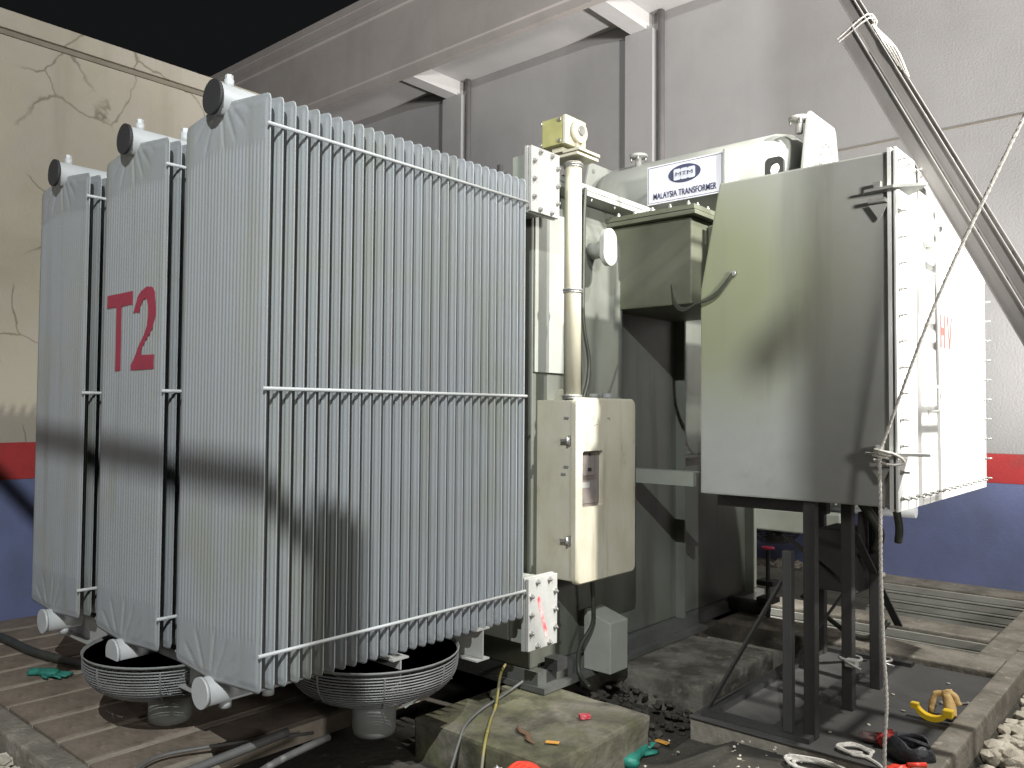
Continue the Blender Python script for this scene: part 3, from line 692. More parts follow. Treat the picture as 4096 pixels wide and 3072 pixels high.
for y, z, w, h_ in ((4.13, 1.65, .004, .03), (4.135, 1.62, .02, .004), (4.16, 1.625, .018, .004), (4.18, 1.635, .004, .028), (4.28, 1.66, .03, .008), (4.30, 1.652, .012, .006)): box(bm, -2.9318, -2.9312, y, y+w, z, z+h_)
obj('faded_marks', bm, 'motor', door)
# conduit and relay box
bm = BM(); px_, py_ = -3.02, 3.975+.055
tube(bm, [(px_, py_, 1.79), (px_, py_, 3.24)], .053, 24)
cd = obj('conduit', bm, 'conduit', T)
for z, r_ in ((2.45, .060), (1.80, .066), (3.225, .064)):
    bm = BM(); ring(bm, (px_, py_, z), (0, 0, 1), .055, .009, 30, 6); ring(bm, (px_, py_, z-.014), (0, 0, 1), .055, .006, 30, 6); obj('pipe_clamp', bm, 'zinc', cd)
bm = BM(); box(bm, -3.16, -2.93, 3.95, 4.17, 3.262, 3.278); box(bm, -3.05, -2.925, 3.96, 4.18, 3.29, 3.306); box(bm, -3.14, -3.06, 3.97, 4.03, 3.306, 3.335)
obj('mounting_plate', bm, 'conduit', cd)
bm = BM(); box(bm, -3.19, -3.03, 3.93, 4.13, 3.34, 3.51, bev=.006); rb = obj('relay_box', bm, 'olive', cd)
bm = BM(); box(bm, -3.028, -3.0, 3.925, 4.135, 3.335, 3.515, bev=.008); obj('relay_box_lid', bm, 'conduit', rb)
bm = BM(); cyl(bm, (-3.0, 4.035, 3.425), (-2.965, 4.035, 3.425), .068, 32); obj('relay_boss', bm, 'conduit', rb)
bm = BM(); cyl(bm, (-2.965, 4.035, 3.43), (-2.955, 4.035, 3.43), .03, 24); obj('sight_glass', bm, 'zinc', rb)
for y, z in ((3.93, 3.36), (3.93, 3.49)):
    for x in (-3.195, -3.045):
        bm = BM(); cyl(bm, (x, y+.006, z), (x, y-.012, z), .011, 10); obj('screw', bm, 'zinc', rb)
bm = BM(); box(bm, -2.998, -2.985, 4.02, 4.05, 3.27, 3.37); obj('relay_strut', bm, 'conduit', rb)
# far side radiator and fans seen below the cable box
bm = BM(); box(bm, -3.6, -2.66, 7.6, 7.75, .58, .79, bev=.015); fr_ = obj('far_collector', bm, 'tank', T)
bm = BM()
for k in range(22): box(bm, -3.55+k*.062, -3.538+k*.062, 7.7, 8.5, .86, 2.8)
obj('far_fins', bm, 'rad', fr_)
bm = BM(); cyl(bm, (-3.5, 7.9, .84), (-2.1, 7.9, .84), .06, 14); obj('far_header', bm, 'radpipe', fr_)
for x in (-3.45, -2.75):
    bm = BM()
    for i in range(8): ring(bm, (x, 8.0, .56-.02*i), (0, 0, 1), .26-.004*i*i*.6, .005, 28, 5)
    cyl(bm, (x, 8.0, .42), (x, 8.0, .56), .09, 14); obj('far_fan', bm, 'steel_dark', fr_)
# drain valve with red wheel
bm = BM(); cyl(bm, (-2.86, 6.5, -.4), (-2.86, 6.5, .58), .018, 12); box(bm, -2.93, -2.79, 6.43, 6.57, .30, .34); box(bm, -2.93, -2.79, 6.43, 6.57, .16, .2); cyl(bm, (-3.2, 6.5, .1), (-2.86, 6.5, .1), .06, 14)
vv = obj('drain_valve', bm, 'steel_dark', T)
bm = BM(); ring(bm, (-2.86, 6.5, .60), (0, 0, 1), .045, .009, 24, 8)
for a in (0, 1.05, 2.1): tube(bm, [(-2.86-.042*math.cos(a), 6.5-.042*math.sin(a), .60), (-2.86+.042*math.cos(a), 6.5+.042*math.sin(a), .60)], .008, 6)
obj('valve_wheel', bm, 'valve', vv)
# cables on the tank
bm = BM(); tube(bm, spline([(-3.08, 4.24, 3.14), (-3.09, 4.24, 2.95), (-3.10, 4.25, 2.6), (-3.10, 4.25, 2.3), (-3.09, 4.30, 2.05), (-3.08, 4.28, 1.92), (-3.06, 4.22, 1.83), (-3.06, 4.2, 1.78)]), .013, 8)
obj('tank_cable', bm, 'cable', T)
bm = BM(); tube(bm, spline([(-3.06, 4.3, .67), (-3.06, 4.32, .45), (-3.08, 4.33, .34), (-3.13, 4.27, .2), (-3.12, 4.25, .06), (-3.0, 4.2, .0)]), .014, 8)
obj('tank_cable', bm, 'cable', T)

# ================================================================== HIGH VOLTAGE CABLE BOX
H = thing('cable_box', 'large grey green metal cable box on dark steel legs with bolted, brightly lit cover marked HV', 'cable box', (-1.7, 5.2, 0))
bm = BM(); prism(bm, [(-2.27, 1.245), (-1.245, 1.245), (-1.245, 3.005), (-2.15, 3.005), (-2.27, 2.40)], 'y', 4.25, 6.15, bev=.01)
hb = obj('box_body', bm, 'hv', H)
def frame(x0, x1, y0, y1, z0, z1, w):
    bm = BM(); box(bm, x0, x1, y0, y1, z0, z0+w); box(bm, x0, x1, y0, y1, z1-w, z1); box(bm, x0, x1, y0, y0+w, z0+w+.0001, z1-w-.0001); box(bm, x0, x1, y1-w, y1, z0+w+.0001, z1-w-.0001); return bm
obj('flange_frame', frame(-1.244, -1.228, 4.235, 6.165, 1.228, 3.018, .07), 'hvcover', H)
bm = BM(); box(bm, -1.2275, -1.216, 4.25, 6.15, 1.24, 3.005); obj('gasket', bm, 'motor', H)
bm = BM(); box(bm, -1.2155, -1.204, 4.235, 6.165, 1.228, 3.018, bev=.002); cv = obj('cover_panel', bm, 'hvcover', H)
hb0 = None; pos = []
for i in range(14): pos.append((4.275, 1.29+i*.1285)); pos.append((6.125, 1.29+i*.1285))
for i in range(1, 14): pos.append((4.275+i*.1321, 1.285)); pos.append((4.275+i*.1321, 2.965))
for (y, z) in pos:
    if hb0 is None: hb0 = hexbolt((-1.203, y, z), (1, 0, 0), r=.010, h=.012, stud=.028, parent=cv)
    else: clone(hb0, cv, (-1.203, y, z))
for (y, z0, z1) in ((4.77, 2.45, 2.60), (5.545, 2.43, 2.56), (4.775, 1.72, 1.85), (5.55, 1.71, 1.83)):
    bm = BM(); tube(bm, [(-1.205, y, z0), (-1.155, y, z0), (-1.145, y, z0+.01), (-1.145, y, z1-.01), (-1.155, y, z1), (-1.205, y, z1)], .0065, 8); obj('cover_handle', bm, 'hvcover', cv)
bm = BM(); xl0, xl1 = -1.2035, -1.2025
def Lh(y): 
    prism(bm, [(y, 2.08), (y+.035, 2.08), (y+.035, 2.265), (y, 2.265)], 'x', xl0, xl1)
Lh(5.03); Lh(5.105); prism(bm, [(5.0655, 2.15), (5.1045, 2.15), (5.1045, 2.195), (5.0655, 2.195)], 'x', xl0, xl1)
prism(bm, [(5.175, 2.265), (5.205, 2.265), (5.237, 2.12), (5.265, 2.265), (5.297, 2.265), (5.252, 2.08), (5.222, 2.08)], 'x', xl0, xl1)
obj('box_marking', bm, 'redwashed', cv, label='red stencilled HV washed out by light')
bm = BM(); prism(bm, [(5.03, 2.76), (5.10, 2.79), (5.10, 2.805), (5.03, 2.775)], 'x', -1.203, -1.16); obj('cover_stop', bm, 'hvcover', cv)
for z in (1.50, 2.80):
    bm = BM(); prism(bm, [(-1.36, 4.235), (-1.34, 4.19), (-1.20, 4.175), (-1.06, 4.24), (-1.19, 4.40), (-1.19, 4.2345), (-1.30, 4.2345)], 'z', z, z+.014)
    hg = obj('cover_hinge', bm, 'hv', H)
    bm = BM(); box(bm, -1.325, -1.245, 4.195, 4.2345, z-.055, z-.035); obj('hinge_block', bm, 'zinc', hg); bm = BM(); box(bm, -1.30, -1.265, 4.20, 4.232, z+.015, z+.05, bev=.003); obj('hinge_bolt', bm, 'zinc', hg); bm = BM(); prism(bm, [(-1.33, z-.06), (-1.24, z-.06), (-1.28, z-.14)], 'y', 4.225, 4.2345)
    obj('hinge_gusset', bm, 'hv', hg)
bm = BM(); P = rr(0, .11, 0, .12, .03); n = len(P); I2 = [(.055+.032*math.cos(R(360*k/n+13)), .06+.032*math.sin(R(360*k/n+13))) for k in range(n)]
rings_ = []
for (PP, y) in ((P, 4.45), (P, 4.475), (I2, 4.475), (I2, 4.45)): rings_.append([bm.verts.new((-1.97+p[0], y, 3.025+p[1]*1.1)) for p in PP])
for a in range(4):
    A, B_ = rings_[a], rings_[(a+1) % 4]
    for k in range(n): bm.faces.new((A[k], A[(k+1) % n], B_[(k+1) % n], B_[k]))
obj('lifting_lug', bm, 'steel_dark', H)
bm = BM(); cyl(bm, (-2.06, 4.25, 2.48), (-2.06, 4.225, 2.48), .016, 10); obj('earth_stud', bm, 'zinc', H)
# legs and frame
def hsec(bm, x, y, z0, z1, w=.062):
    box(bm, x-w/2, x+w/2, y-w/2, y+w/2, z0, z1, bev=.006)
bm = BM(); box(bm, -2.25, -1.64, 4.22, 4.29, .01, .035); box(bm, -2.25, -2.18, 4.291, 5.949, .01, .035); box(bm, -1.86, -1.79, 4.291, 5.949, .01, .035); box(bm, -2.25, -1.62, 5.95, 6.02, .01, .035)
sf = obj('base_frame', bm, 'steel_dark', H)
for y in (4.42, 5.85):
    bm = BM(); box(bm, -2.25, -1.62, y, y+.06, 1.165, 1.243); obj('top_beam', bm, 'steel_dark', sf)
for (x, y) in ((-1.665, 4.32), (-1.665, 4.88), (-1.665, 5.37), (-2.2, 5.9)):
    bm = BM(); hsec(bm, x, y, .010, 1.244); obj('leg', bm, 'steel_dark', sf)
bm = BM(); hsec(bm, -1.76, 4.255, .036, .98, .05); obj('short_post', bm, 'steel_dark', sf)
def bar(bm, a, b_, w=.05, d=.012):
    a, b_ = Vector(a), Vector(b_); L__ = (b_-a).length; q = (b_-a).to_track_quat('Z', 'Y').to_matrix().to_4x4()
    box(bm, -w/2, w/2, -d/2, d/2, 0, L__, rot=Matrix.Translation(a) @ q)
for a, b_ in (((-2.22, 4.27, .06), (-1.78, 4.27, .85)), ((-2.2, 5.4, .06), (-1.68, 5.42, .85)), ((-1.67, 5.85, .3), (-1.67, 5.0, 1.0)), ((-2.1, 5.0, .95), (-1.66, 5.0, .65))):
    bm = BM(); bar(bm, a, b_); obj('cross_brace', bm, 'steel_dark', sf)
bm = BM()   # gland box hanging below
box(bm, -1.97, -1.72, 5.2, 5.55, .60, .98, bev=.01); box(bm, -1.72, -1.71, 5.22, 5.52, .82, 1.1)
obj('gland_box', bm, 'steel_dark', H)
bm = BM()
tube(bm, spline([(-1.75, 5.2, 1.24), (-1.68, 5.25, 1.12), (-1.62, 5.3, .98), (-1.64, 5.3, .86)]), .03, 10)
obj('power_cable', bm, 'cable', H); bm = BM()
tube(bm, spline([(-1.42, 4.9, 1.24), (-1.40, 4.93, 1.08), (-1.41, 4.95, .98)]), .022, 10)
obj('power_cable', bm, 'cable', H)

# jumper cable duct -> box
bm = BM()
for d in (0, .012):
    tube(bm, spline([(-2.74, 4.74, 2.54), (-2.68, 4.66, 2.46), (-2.57, 4.50, 2.375-d), (-2.42, 4.34, 2.32-d), (-2.28, 4.225, 2.325), (-2.17, 4.225, 2.37-d), (-2.10, 4.225, 2.43), (-2.06, 4.228, 2.48)]), .0085, 8)
tag(obj('bonding_cable', bm, 'cable'), 'dark green bonding cable sagging between the duct and the cable box', 'cable')

# ================================================================== LADDER
LD = thing('extension_ladder', 'aluminium extension ladder leaning on the cable box top edge at the right', 'ladder', (0.25, 4.75, 0))
dl = Vector((-.67, 0, 1.37)).normalized(); nrm = Vector((dl.z, 0, -dl.x))   # nrm points away from the box (up right)
p0 = Vector((-1.215, 0, 3.03))-nrm*0.0
def chan(bm, y, off, s0, s1, dep, yw, flip):
    # C-channel stile: web in the ladder side plane (constant y), flanges turned along y
    for (n0, n1, y0, y1) in ((0, dep, y, y+.004*flip), (0, .005, y+.004*flip, y+yw*flip), (dep-.005, dep, y+.004*flip, y+yw*flip)):
        a, b_ = p0+nrm*(off+n0), p0+nrm*(off+n1)
        vs = []
        for s in (s0, s1):
            for q in (a, b_):
                for yy in (y0, y1): 
                    c = q+dl*s; vs.append(bm.verts.new((c.x, yy, c.z)))
        for f in ((0, 1, 3, 2), (4, 6, 7, 5), (0, 4, 5, 1), (2, 3, 7, 6), (0, 2, 6, 4), (1, 5, 7, 3)): bm.faces.new([vs[i] for i in f])
def section(name, y0, y1, off, s0, s1, dep, rung0, label=None):
    sec = None
    for y, flip in ((y0, 1), (y1, -1)):
        bm = BM(); chan(bm, y, off, s0, s1, dep, .022, flip)
        # lip on the outer side, catches the light along both flange edges
        for nn in (0, dep-.006):
            a = p0+nrm*(off+nn); b_ = p0+nrm*(off+nn+.006)
            vs = []
            for s in (s0, s1):
                for q in (a, b_):
                    for yy in (y-.012*flip, y-.0002*flip):
                        c = q+dl*s; vs.append(bm.verts.new((c.x, yy, c.z)))
            for f in ((0, 1, 3, 2), (4, 6, 7, 5), (0, 4, 5, 1), (2, 3, 7, 6), (0, 2, 6, 4), (1, 5, 7, 3)): bm.faces.new([vs[i] for i in f])
        obj('stile', bm, 'alu', LD)
    s = rung0
    while s < s1-.05:
        c = p0+nrm*(off+dep*.5)+dl*s; bm = BM(); tube(bm, [(c.x, y0+.005, c.z), (c.x, y1-.005, c.z)], .015, 8); obj('rung', bm, 'alu', LD); s += .30
section('base_section', 4.57, 4.945, 0, -3.33, .86, .082, -3.1)
section('fly_section', 4.60, 4.915, .088, -2.6, 1.9, .066, -2.4)
bm = BM()
for y in (4.57, 4.93):
    c = p0+dl*-3.33+nrm*.041; box(bm, c.x-.06, c.x+.06, y-.01, y+.035, -.03, .04, bev=.006)
obj('foot', bm, 'black', LD)
bm = BM()
for y in (4.60, 4.90):
    c = p0+nrm*.12+dl*1.9; box(bm, c.x-.045, c.x+.05, y-.02, y+.03, c.z-.07, c.z+.04, bev=.01)
obj('end_cap', bm, 'black', LD)
# rope lashing at the top of the base section
bm = BM(); rnd_ = random.Random(5)
for k in range(2):
    s = .80+k*.02; c0 = [p0+nrm*(-.012)+dl*(s+.02), p0+nrm*.168+dl*(s+rnd_.uniform(0, .05)), p0+nrm*.17+dl*s, p0+nrm*(-.01)+dl*s]
    tube(bm, spline([(c0[0].x, 4.56, c0[0].z), (c0[1].x, 4.57, c0[1].z), (c0[2].x, 4.63, c0[2].z), (c0[3].x, 4.63, c0[3].z)], 3), .0045, 6)
for k in range(4):
    a = p0+nrm*.165+dl*.80; b_ = p0+nrm*(.168+.004*k)+dl*(.50-.03*k); tube(bm, spline([(a.x, 4.60, a.z), ((a.x+b_.x)/2+.01*k, 4.575, (a.z+b_.z)/2), (b_.x, 4.58, b_.z)], 4), .005, 6)
tag(obj('lashing_rope', bm, 'rope'), 'white rope lashed round the ladder stiles near the top', 'rope')

# ================================================================== ROPES AND CABLES
def twist(bm, pts, r):
    P = spline(pts, 30); 
    for ph in (0, 2.09, 4.19):
        out = []; L_acc = 0
        for i, p in enumerate(P):
            if i: L_acc += (P[i]-P[i-1]).length
            t_ = (P[min(i+1, len(P)-1)]-P[max(i-1, 0)]).normalized(); m_ = t_.to_track_quat('Z', 'Y').to_matrix()
            a = L_acc/(r*9)*2*math.pi/1.2+ph; out.append(p+m_ @ Vector((math.cos(a)*r*.5, math.sin(a)*r*.5, 0)))
        tube(bm, out, r*.62, 6)
bm = BM()
twist(bm, [(-1.27, 4.17, 1.52), (-1.262, 4.15, 1.25), (-1.262, 4.15, .95), (-1.25, 4.14, .6), (-1.235, 4.13, .35), (-1.245, 4.13, .15), (-1.25, 4.14, -.0)], .0085)
twist(bm, [(-1.27, 4.17, 1.52), (-.98, 4.05, 2.22), (-.70, 3.92, 2.75), (-.3, 3.7, 3.45)], .0085)
for k in range(3): ring(bm, (-1.27+.01*k, 4.19, 1.495+.012*k), (.2, .1, 1), .035+.006*k, .007, 20, 6)
tube(bm, spline([(-1.29, 4.17, 1.52), (-1.23, 4.16, 1.52), (-1.18, 4.17, 1.50), (-1.16, 4.18, 1.47), (-1.22, 4.16, 1.46), (-1.3, 4.18, 1.48)], 6), .007, 6)
tag(obj('guy_rope', bm, 'rope'), 'white twisted rope tied to the lower hinge of the cable box, hanging down', 'rope')
bm = BM()
def coil(bm, cx, cy, rx, ry, z, n, seed, ph=0):
    q = random.Random(seed); pts = []
    for k in range(n*12):
        a = k/12*2*math.pi+ph; j = q.uniform(-.01, .01)
        pts.append((cx+(rx+j)*math.cos(a)+.02*math.sin(a*.31), cy+(ry+j)*math.sin(a), z+.008+.006*(k//12)+q.uniform(0, .004)))
    tube(bm, spline(pts, 2), .0085, 6)
coil(bm, -1.50, 4.01, .16, .075, -.02, 3, 4)
coil(bm, -1.44, 4.28, .075, .055, .01, 2, 6)
tube(bm, spline([(-1.36, 4.04, 0), (-1.28, 4.10, .01), (-1.25, 4.14, .01), (-1.30, 4.2, .015), (-1.40, 4.25, .02)]), .0085, 6)
tag(obj('rope_coil', bm, 'rope'), 'loose white rope coiled on the ground in front of the mat', 'rope')
bm = BM(); tube(bm, spline([(-3.5, 4.02, .12), (-3.38, 3.80, .10), (-3.22, 3.58, .01), (-3.08, 3.38, .008), (-2.96, 3.22, .01)], 8), .0085, 8)
tube(bm, spline([(-2.96, 3.22, .01), (-2.90, 3.14, 0), (-2.86, 3.08, -.06), (-2.80, 3.0, -.15), (-2.72, 2.92, -.2), (-2.6, 2.8, -.2)], 8), .0085, 8)
M['yg'] = mat('earth_cable_yellow', (.26, .22, .06), .55, (.18, .17, .13), 3, .9, .45, .55)
tag(obj('earth_cable', bm, 'yg'), 'thin yellow earth cable running from the tank over the mossy plinth edge', 'cable')
bm = BM(); tube(bm, spline([(-3.30, 3.95, .05), (-3.28, 3.70, .01), (-3.22, 3.45, .008), (-3.12, 3.22, .01), (-3.07, 3.12, -.04), (-3.02, 3.0, -.15), (-2.95, 2.85, -.2)], 8), .008, 8)
tag(obj('grey_cable', bm, 'greycable'), 'thin grey cable crossing the left part of the mossy plinth', 'cable')
bm = BM(); tube(bm, spline([(-3.62, 2.6, .02), (-3.66, 2.3, .06), (-3.82, 2.1, .04), (-3.9, 1.9, .03), (-3.8, 1.7, .02)], 8), .009, 8)
tube(bm, spline([(-3.55, 2.4, .10), (-3.60, 2.1, .06), (-3.62, 1.9, .04), (-3.62, 1.6, .03)], 8), .022, 10)
tube(bm, spline([(-3.35, 2.5, .10), (-3.38, 2.2, .05), (-3.36, 2.0, .0), (-3.33, 1.7, -.1)], 8), .018, 10)
tag(obj('cable_bundle', bm, 'greycable'), 'bundle of grey cables and hoses hanging below the right radiator', 'cables')
bm = BM(); tube(bm, spline([(-7.3, 2.05, .03), (-6.73, 2.12, .035), (-6.2, 2.14, .035), (-5.79, 2.22, .035), (-5.3, 2.35, .035), (-4.6, 2.6, .03)], 8), .028, 10)
tag(obj('black_hose', bm, 'cable'), 'thick black hose lying across the brown cover slabs', 'hose')
bm = BM(); tube(bm, spline([(-2.5, 6.3, .3), (-2.2, 6.3, .1), (-2.05, 6.3, .06), (-1.95, 6.3, .10), (-1.88, 6.35, .2)], 8), .02, 8)
tag(obj('loop_cable', bm, 'cable'), 'black cable looping low behind the steel legs', 'cable')

# ================================================================== LITTER AND TOOLS
def glove(name, cx, cy, cz, rz, m, label, cat='glove', s=1.0):
    bm = BM(); Rm = Matrix.Rotation(rz, 3, 'Z')
    def tp(pts, r, radii=None): tube(bm, [Vector((cx, cy, cz))+Rm @ (Vector(p)*s) for p in pts], r*s, 8, True, [q*s for q in radii] if radii else None)
    tp(spline([(-.13, 0, .02), (-.08, .005, .024), (-.03, 0, .028), (.02, 0, .026), (.05, 0, .02)], 4), .03, [.035, .036, .035, .034, .033, .032, .033, .035, .037, .038, .04, .041, .04, .038, .034, .03, .024][:17])
    for k, (yy, L__) in enumerate(((-.03, .06), (-.01, .075), (.012, .07), (.032, .055))):
        tp([(.04, yy, .02), (.07, yy*1.3, .026-.004*k), (.05+L__, yy*1.5, .012)], .01, [.013, .012, .009])
    tp([(-.02, -.03, .02), (.01, -.06, .022), (.035, -.065, .012)], .01, [.013, .012, .009])
    for v in bm.verts:
        z = v.co.z-cz; v.co.z = cz+z*.62; v.co += Vector((noise.noise(v.co*40), noise.noise(v.co*40+Vector((5, 0, 0))), .6*noise.noise(v.co*40+Vector((0, 9, 0)))))*.008
    for f in bm.faces: f.smooth = True
    return tag(obj(name, bm, m), label, cat)
glove('rubber_glove', -2.53, 4.0, -.215, 1.9, 'teal', 'crumpled teal glove on the dark ground right of the mossy plinth', s=1.5)
glove('rubber_glove', -5.66, 2.06, .006, .5, 'teal', 'crumpled teal glove lying on the brown slabs at the left', s=1.1)
bm = BM(); box(bm, -2.52, -2.44, 4.17, 4.205, -.192, -.187); tag(obj('card_scrap', bm, 'orange'), 'orange card scrap beside the teal glove on dark ground', 'scrap')
bm = BM(); box(bm, -.035, .035, -.014, .014, 0, .004); bmesh.ops.transform(bm, matrix=Matrix.Translation((-2.64, 3.37, .004)) @ Matrix.Rotation(.5, 4, 'Z'), verts=bm.verts)
tag(obj('card_scrap', bm, 'orange'), 'small orange scrap on the mossy plinth near its front corner', 'scrap')
bm = BM(); box(bm, -.03, .03, -.02, .02, 0, .022, bev=.002); bmesh.ops.transform(bm, matrix=Matrix.Translation((-2.72, 3.76, .001)) @ Matrix.Rotation(.9, 4, 'Z'), verts=bm.verts)
tag(obj('paper_packet', bm, 'cardred'), 'small crushed red packet lying on the mossy plinth', 'packet')
bm = BM()
P = spline([(-2.92, 3.42, .012), (-2.86, 3.37, .025), (-2.80, 3.36, .010), (-2.75, 3.31, .014), (-2.70, 3.30, .006)], 6)
tube(bm, P, .012, 6, True, [.004+.012*math.sin(math.pi*i/(len(P)-1)) for i in range(len(P))])
for v in bm.verts: v.co.z = .001+(v.co.z)*.5
tag(obj('dry_leaf', bm, 'brown'), 'curled brown leaf lying on the mossy plinth', 'leaf')
bm = BM(); box(bm, -2.66, -2.38, 2.86, 3.13, -.24, -.10, bev=.01); tag(obj('timber_block', bm, 'cover'), 'brown timber block under the red safety helmet', 'timber block')
# safety helmet: shell with brim at the bottom edge
bm = BM(); lathe(bm, [(.001, .13), (.04, .127), (.075, .112), (.10, .085), (.115, .05), (.12, .015), (.14, .008), (.142, .002), (.12, .0)], (-2.52, 3.0, -.085), (.1, -.15, 1), 28)
for k in (-1, 0, 1): tube(bm, spline([(-2.52+k*.03, 2.90, .005), (-2.52+k*.03, 2.95, .040), (-2.515+k*.03, 3.0, .045), (-2.51+k*.03, 3.07, .01)], 5), .008, 6)
tag(obj('safety_helmet', bm, 'redplastic'), 'bright red safety helmet at the bottom edge before the mossy plinth', 'helmet')
bm = BM(); blob(bm, (-2.62, 2.92, -.02), .03, .03, .05, 3, 3, .4); cyl(bm, (-2.62, 2.92, -.22), (-2.62, 2.92, .0), .022, 12)
tag(obj('bottle_top', bm, 'foil'), 'small shiny foil wrapped bottle between the cables at the bottom edge', 'bottle')
for i, (x, y, z) in enumerate(((-3.6, 2.3, -.18), (-3.45, 2.75, -.2), (-3.9, 2.75, -.16), (-3.2, 2.2, -.2), (-2.25, 4.35, -.14))):
    bm = BM(); blob(bm, (x, y, z), .035, .02, .012, i+11, 2, .6); tag(obj('foil_scrap', bm, 'foil'), 'crumpled shiny foil scrap on the dark ground', 'scrap', 'foil scraps on the dark ground')
# yellow pipe clamp with tan leather glove standing beside it
bm = BM()
c = Vector((-1.235, 5.0, .06)); pts = []
for k in range(13):
    a = R(205+k*130/12); pts.append((c.x-.02+.085*math.cos(a), c.y, c.z+.04+.075*math.sin(a)))
A = []
for i, p in enumerate(pts):
    w = .018+.010*math.sin(math.pi*i/12); d = Vector((p[0]-c.x+.02, 0, p[2]-c.z-.04)).normalized()
    A.append([bm.verts.new(Vector(p)+d*sx*w*.5+Vector((0, sy*.022, 0))) for sx, sy in ((1, -1), (1, 1), (-1, 1), (-1, -1))])
for a, b_ in zip(A, A[1:]):
    for k in range(4): bm.faces.new((a[k], a[(k+1) % 4], b_[(k+1) % 4], b_[k]))
bm.faces.new(A[0][::-1]); bm.faces.new(A[-1])
box(bm, -1.365, -1.325, 4.98, 5.02, .062, .092, bev=.004); box(bm, -1.20, -1.15, 4.975, 5.025, .05, .09, bev=.005)
tag(obj('pipe_hook', bm, 'yellow'), 'yellow curved steel hook clamp lying on the mat by the kerb', 'clamp')
bm = BM()
tube(bm, spline([(-1.18, 5.08, .03), (-1.19, 5.10, .08), (-1.205, 5.12, .13), (-1.215, 5.13, .155)], 5), .03, 12, True, None)
tube(bm, spline([(-1.225, 5.12, .14), (-1.265, 5.11, .13), (-1.28, 5.10, .08), (-1.285, 5.09, .02)], 5), .017, 8)
tube(bm, spline([(-1.20, 5.12, .15), (-1.165, 5.12, .13), (-1.15, 5.12, .09)], 5), .016, 8)
for v in bm.verts: v.co += Vector((noise.noise(v.co*30), noise.noise(v.co*30+Vector((5, 0, 0))), noise.noise(v.co*30+Vector((0, 9, 0)))))*.008
tag(obj('work_glove', bm, 'tanleather'), 'tan leather work glove crumpled beside the yellow clamp', 'glove')
bm = BM(); cyl(bm, (-1.28, 5.12, .012), (-1.28, 5.12, .055), .010, 8); tube(bm, [(-1.28, 5.12, .05), (-1.28, 5.12, .066)], .017, 6); tube(bm, [(-1.28, 5.12, .009), (-1.28, 5.12, .02)], .018, 6)
tag(obj('loose_bolt', bm, 'zinc'), 'loose steel bolt standing on the mat left of the yellow clamp', 'bolt')
bm = BM(); a, b_ = Vector((-1.285, 5.33, .016)), Vector((-1.165, 5.42, .016)); tube(bm, [a, b_], .006, 8)
for q in (a, b_): cyl(bm, q-Vector((0, 0, .007)), q+Vector((0, 0, .007)), .014, 10)
tag(obj('ring_spanner', bm, 'zinc'), 'thin steel ring spanner lying on the mat beside the kerb', 'spanner')
bm = BM(); blob(bm, (-1.31, 4.47, .05), .07, .05, .04, 5, 3, .7, 2.6, .4)
tag(obj('red_rag', bm, 'redcloth'), 'crumpled red cloth on the mat behind the hanging rope', 'cloth')
bm = BM(); blob(bm, (-1.42, 4.47, .035), .05, .03, .025, 8, 3, .5); tube(bm, spline([(-1.42, 4.47, .05), (-1.37, 4.47, .055), (-1.33, 4.47, .05)]), .012, 8)
tag(obj('pink_glove', bm, mat('pinkish_cloth', (.42, .30, .28), .8, (.28, .18, .17), 20, .6)), 'pinkish worn cloth glove left of the red cloth', 'glove')
bm = BM(); lathe(bm, [(.05, 0), (.095, .005), (.105, .03), (.10, .075), (.085, .10), (.075, .10), (.088, .07), (.09, .04), (.04, .02)], (-1.20, 4.36, .012), (.15, -.1, 1), 24)
for v in bm.verts: v.co += Vector((noise.noise(v.co*14), noise.noise(v.co*14+Vector((5, 0, 0))), noise.noise(v.co*14+Vector((0, 9, 0)))))*.025
bmesh.ops.scale(bm, vec=(1, .8, 1), space=Matrix.Translation((1.20, -4.36, 0)), verts=bm.verts)
tube(bm, spline([(-1.28, 4.36, .10), (-1.20, 4.32, .125), (-1.12, 4.34, .11), (-1.11, 4.36, .09)], 6), .01, 6)
tag(obj('tool_pouch', bm, 'bag'), 'open black tool pouch on the mat corner by the kerb', 'pouch')
bm = BM(); blob(bm, (-1.20, 4.20, .02), .06, .025, .018, 9, 3, .4, 2, .6); cyl(bm, (-1.17, 4.22, .04), (-1.10, 4.27, .045), .012, 8)
tag(obj('red_pliers_grip', bm, 'redplastic'), 'red handled tool lying on the rope end at the bottom edge', 'tool')
bm = BM()
ring(bm, (-1.655, 4.88, .30), (0, 0, 1), .058, .010, 20, 6); box(bm, -1.66, -1.60, 4.80, 4.86, .27, .31, bev=.004); cyl(bm, (-1.66, 4.80, .30), (-1.57, 4.80, .27), .007, 8)
tag(obj('scaffold_clamp', bm, 'flange'), 'white metal clamp fastened low round the middle dark steel leg', 'clamp')
bm = BM(); ring(bm, (-1.655, 5.45, .17), (0, 0, 1), .055, .009, 20, 6); cyl(bm, (-1.66, 5.39, .17), (-1.57, 5.41, .15), .007, 8)
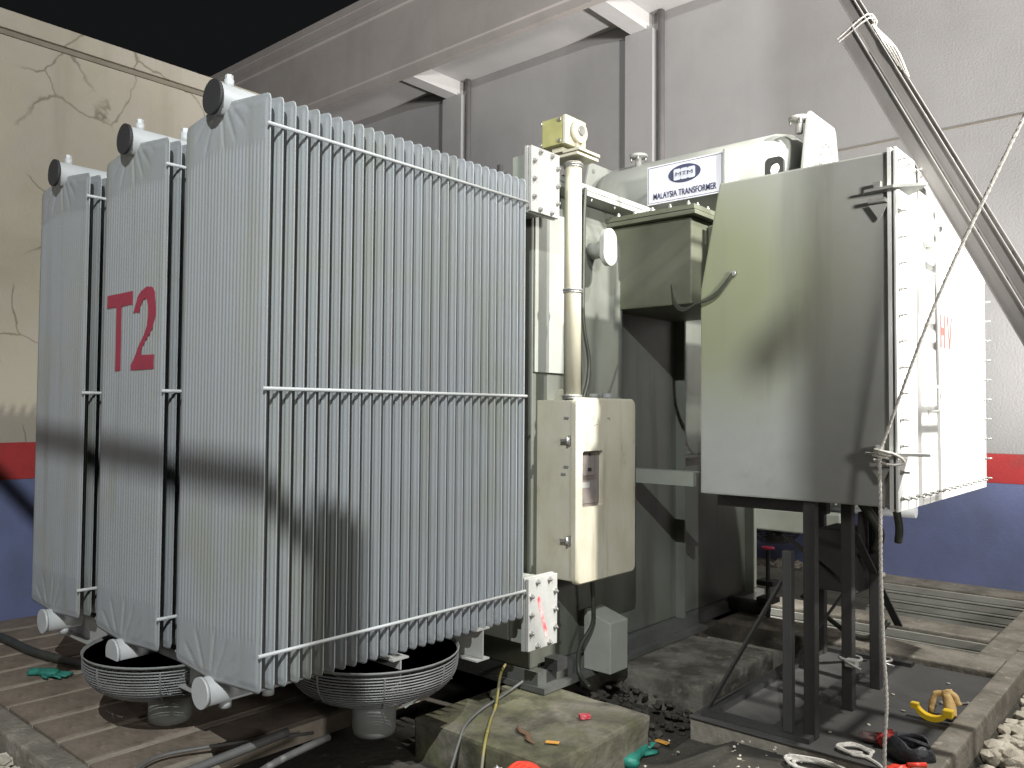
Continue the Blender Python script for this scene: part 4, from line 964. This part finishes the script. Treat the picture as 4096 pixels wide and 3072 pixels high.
tag(obj('scaffold_clamp', bm, 'zinc'), 'grey metal clamp near the foot of the farthest right dark leg', 'clamp')
for i, (x, y) in enumerate(((-1.55, 5.3), (-1.35, 5.75), (-1.5, 4.7), (-1.42, 5.05), (-1.62, 4.45))):
    bm = BM(); blob(bm, (x, y, .013), .014, .010, .006, i+30, 1, .5); tag(obj('stone_chip', bm, 'stone'), 'tiny pale stone chip lying on the dark mat', 'stone chip', 'stone chips on the mat')

# scaffold post added out of view, so its shadow falls across the radiators
sp = thing('blocker', 'galvanised scaffold post with a cross arm added out of view to shade the radiators', 'blocker', (.41, -1.2, 0))
bm = BM(); tube(bm, [(.41, -1.2, 0), (.41, -1.2, 4.95)], .019, 12); obj('pole', bm, 'zinc', sp)
bm = BM(); tube(bm, [(-.85, -1.2, 4.965), (.41, -1.2, 4.905)], .011, 12); obj('cross_arm', bm, 'zinc', sp)
# lamp head on its mast behind the photographer, with a flap added to cut its light off the cable box
fl_ = thing('floodlight', 'yard floodlight on a mast behind the photographer, with an added shadow flap', 'floodlight', (1.35, -2.4, 0))
bm = BM(); tube(bm, [(1.35, -2.4, 0), (1.35, -2.4, 5.75)], .035, 12); obj('mast', bm, 'zinc', fl_)
bm = BM(); box(bm, -.22, .22, -.12, -.04, -.16, .16, bev=.01); bmesh.ops.transform(bm, matrix=Matrix.Translation((1.1, -1.9, 5.7)) @ Matrix.Rotation(R(38), 4, 'Z') @ Matrix.Rotation(R(-25), 4, 'X'), verts=bm.verts); obj('housing', bm, 'steel_dark', fl_)
ex, ey = 1.1-.4156*.66, -1.9+.9095*.66
bm = BM(); prism(bm, [(ex, ey), (ex+.455, ey+.208), (ex+.452, ey+.214), (ex-.003, ey+.006)], 'z', 4.75, 5.95); bd = obj('shadow_flap', bm, 'steel_dark', fl_)  # flap added to throw a straight shadow edge on the cable box
bm = BM(); tube(bm, [(ex-.018, ey-.01, 5.34), (ex+.02, ey+.006, 5.375), (ex+.06, ey+.02, 5.42)], .011, 10); obj('shadow_knob', bm, 'steel_dark', bd)  # knob added to throw a blob of shadow on the cable box
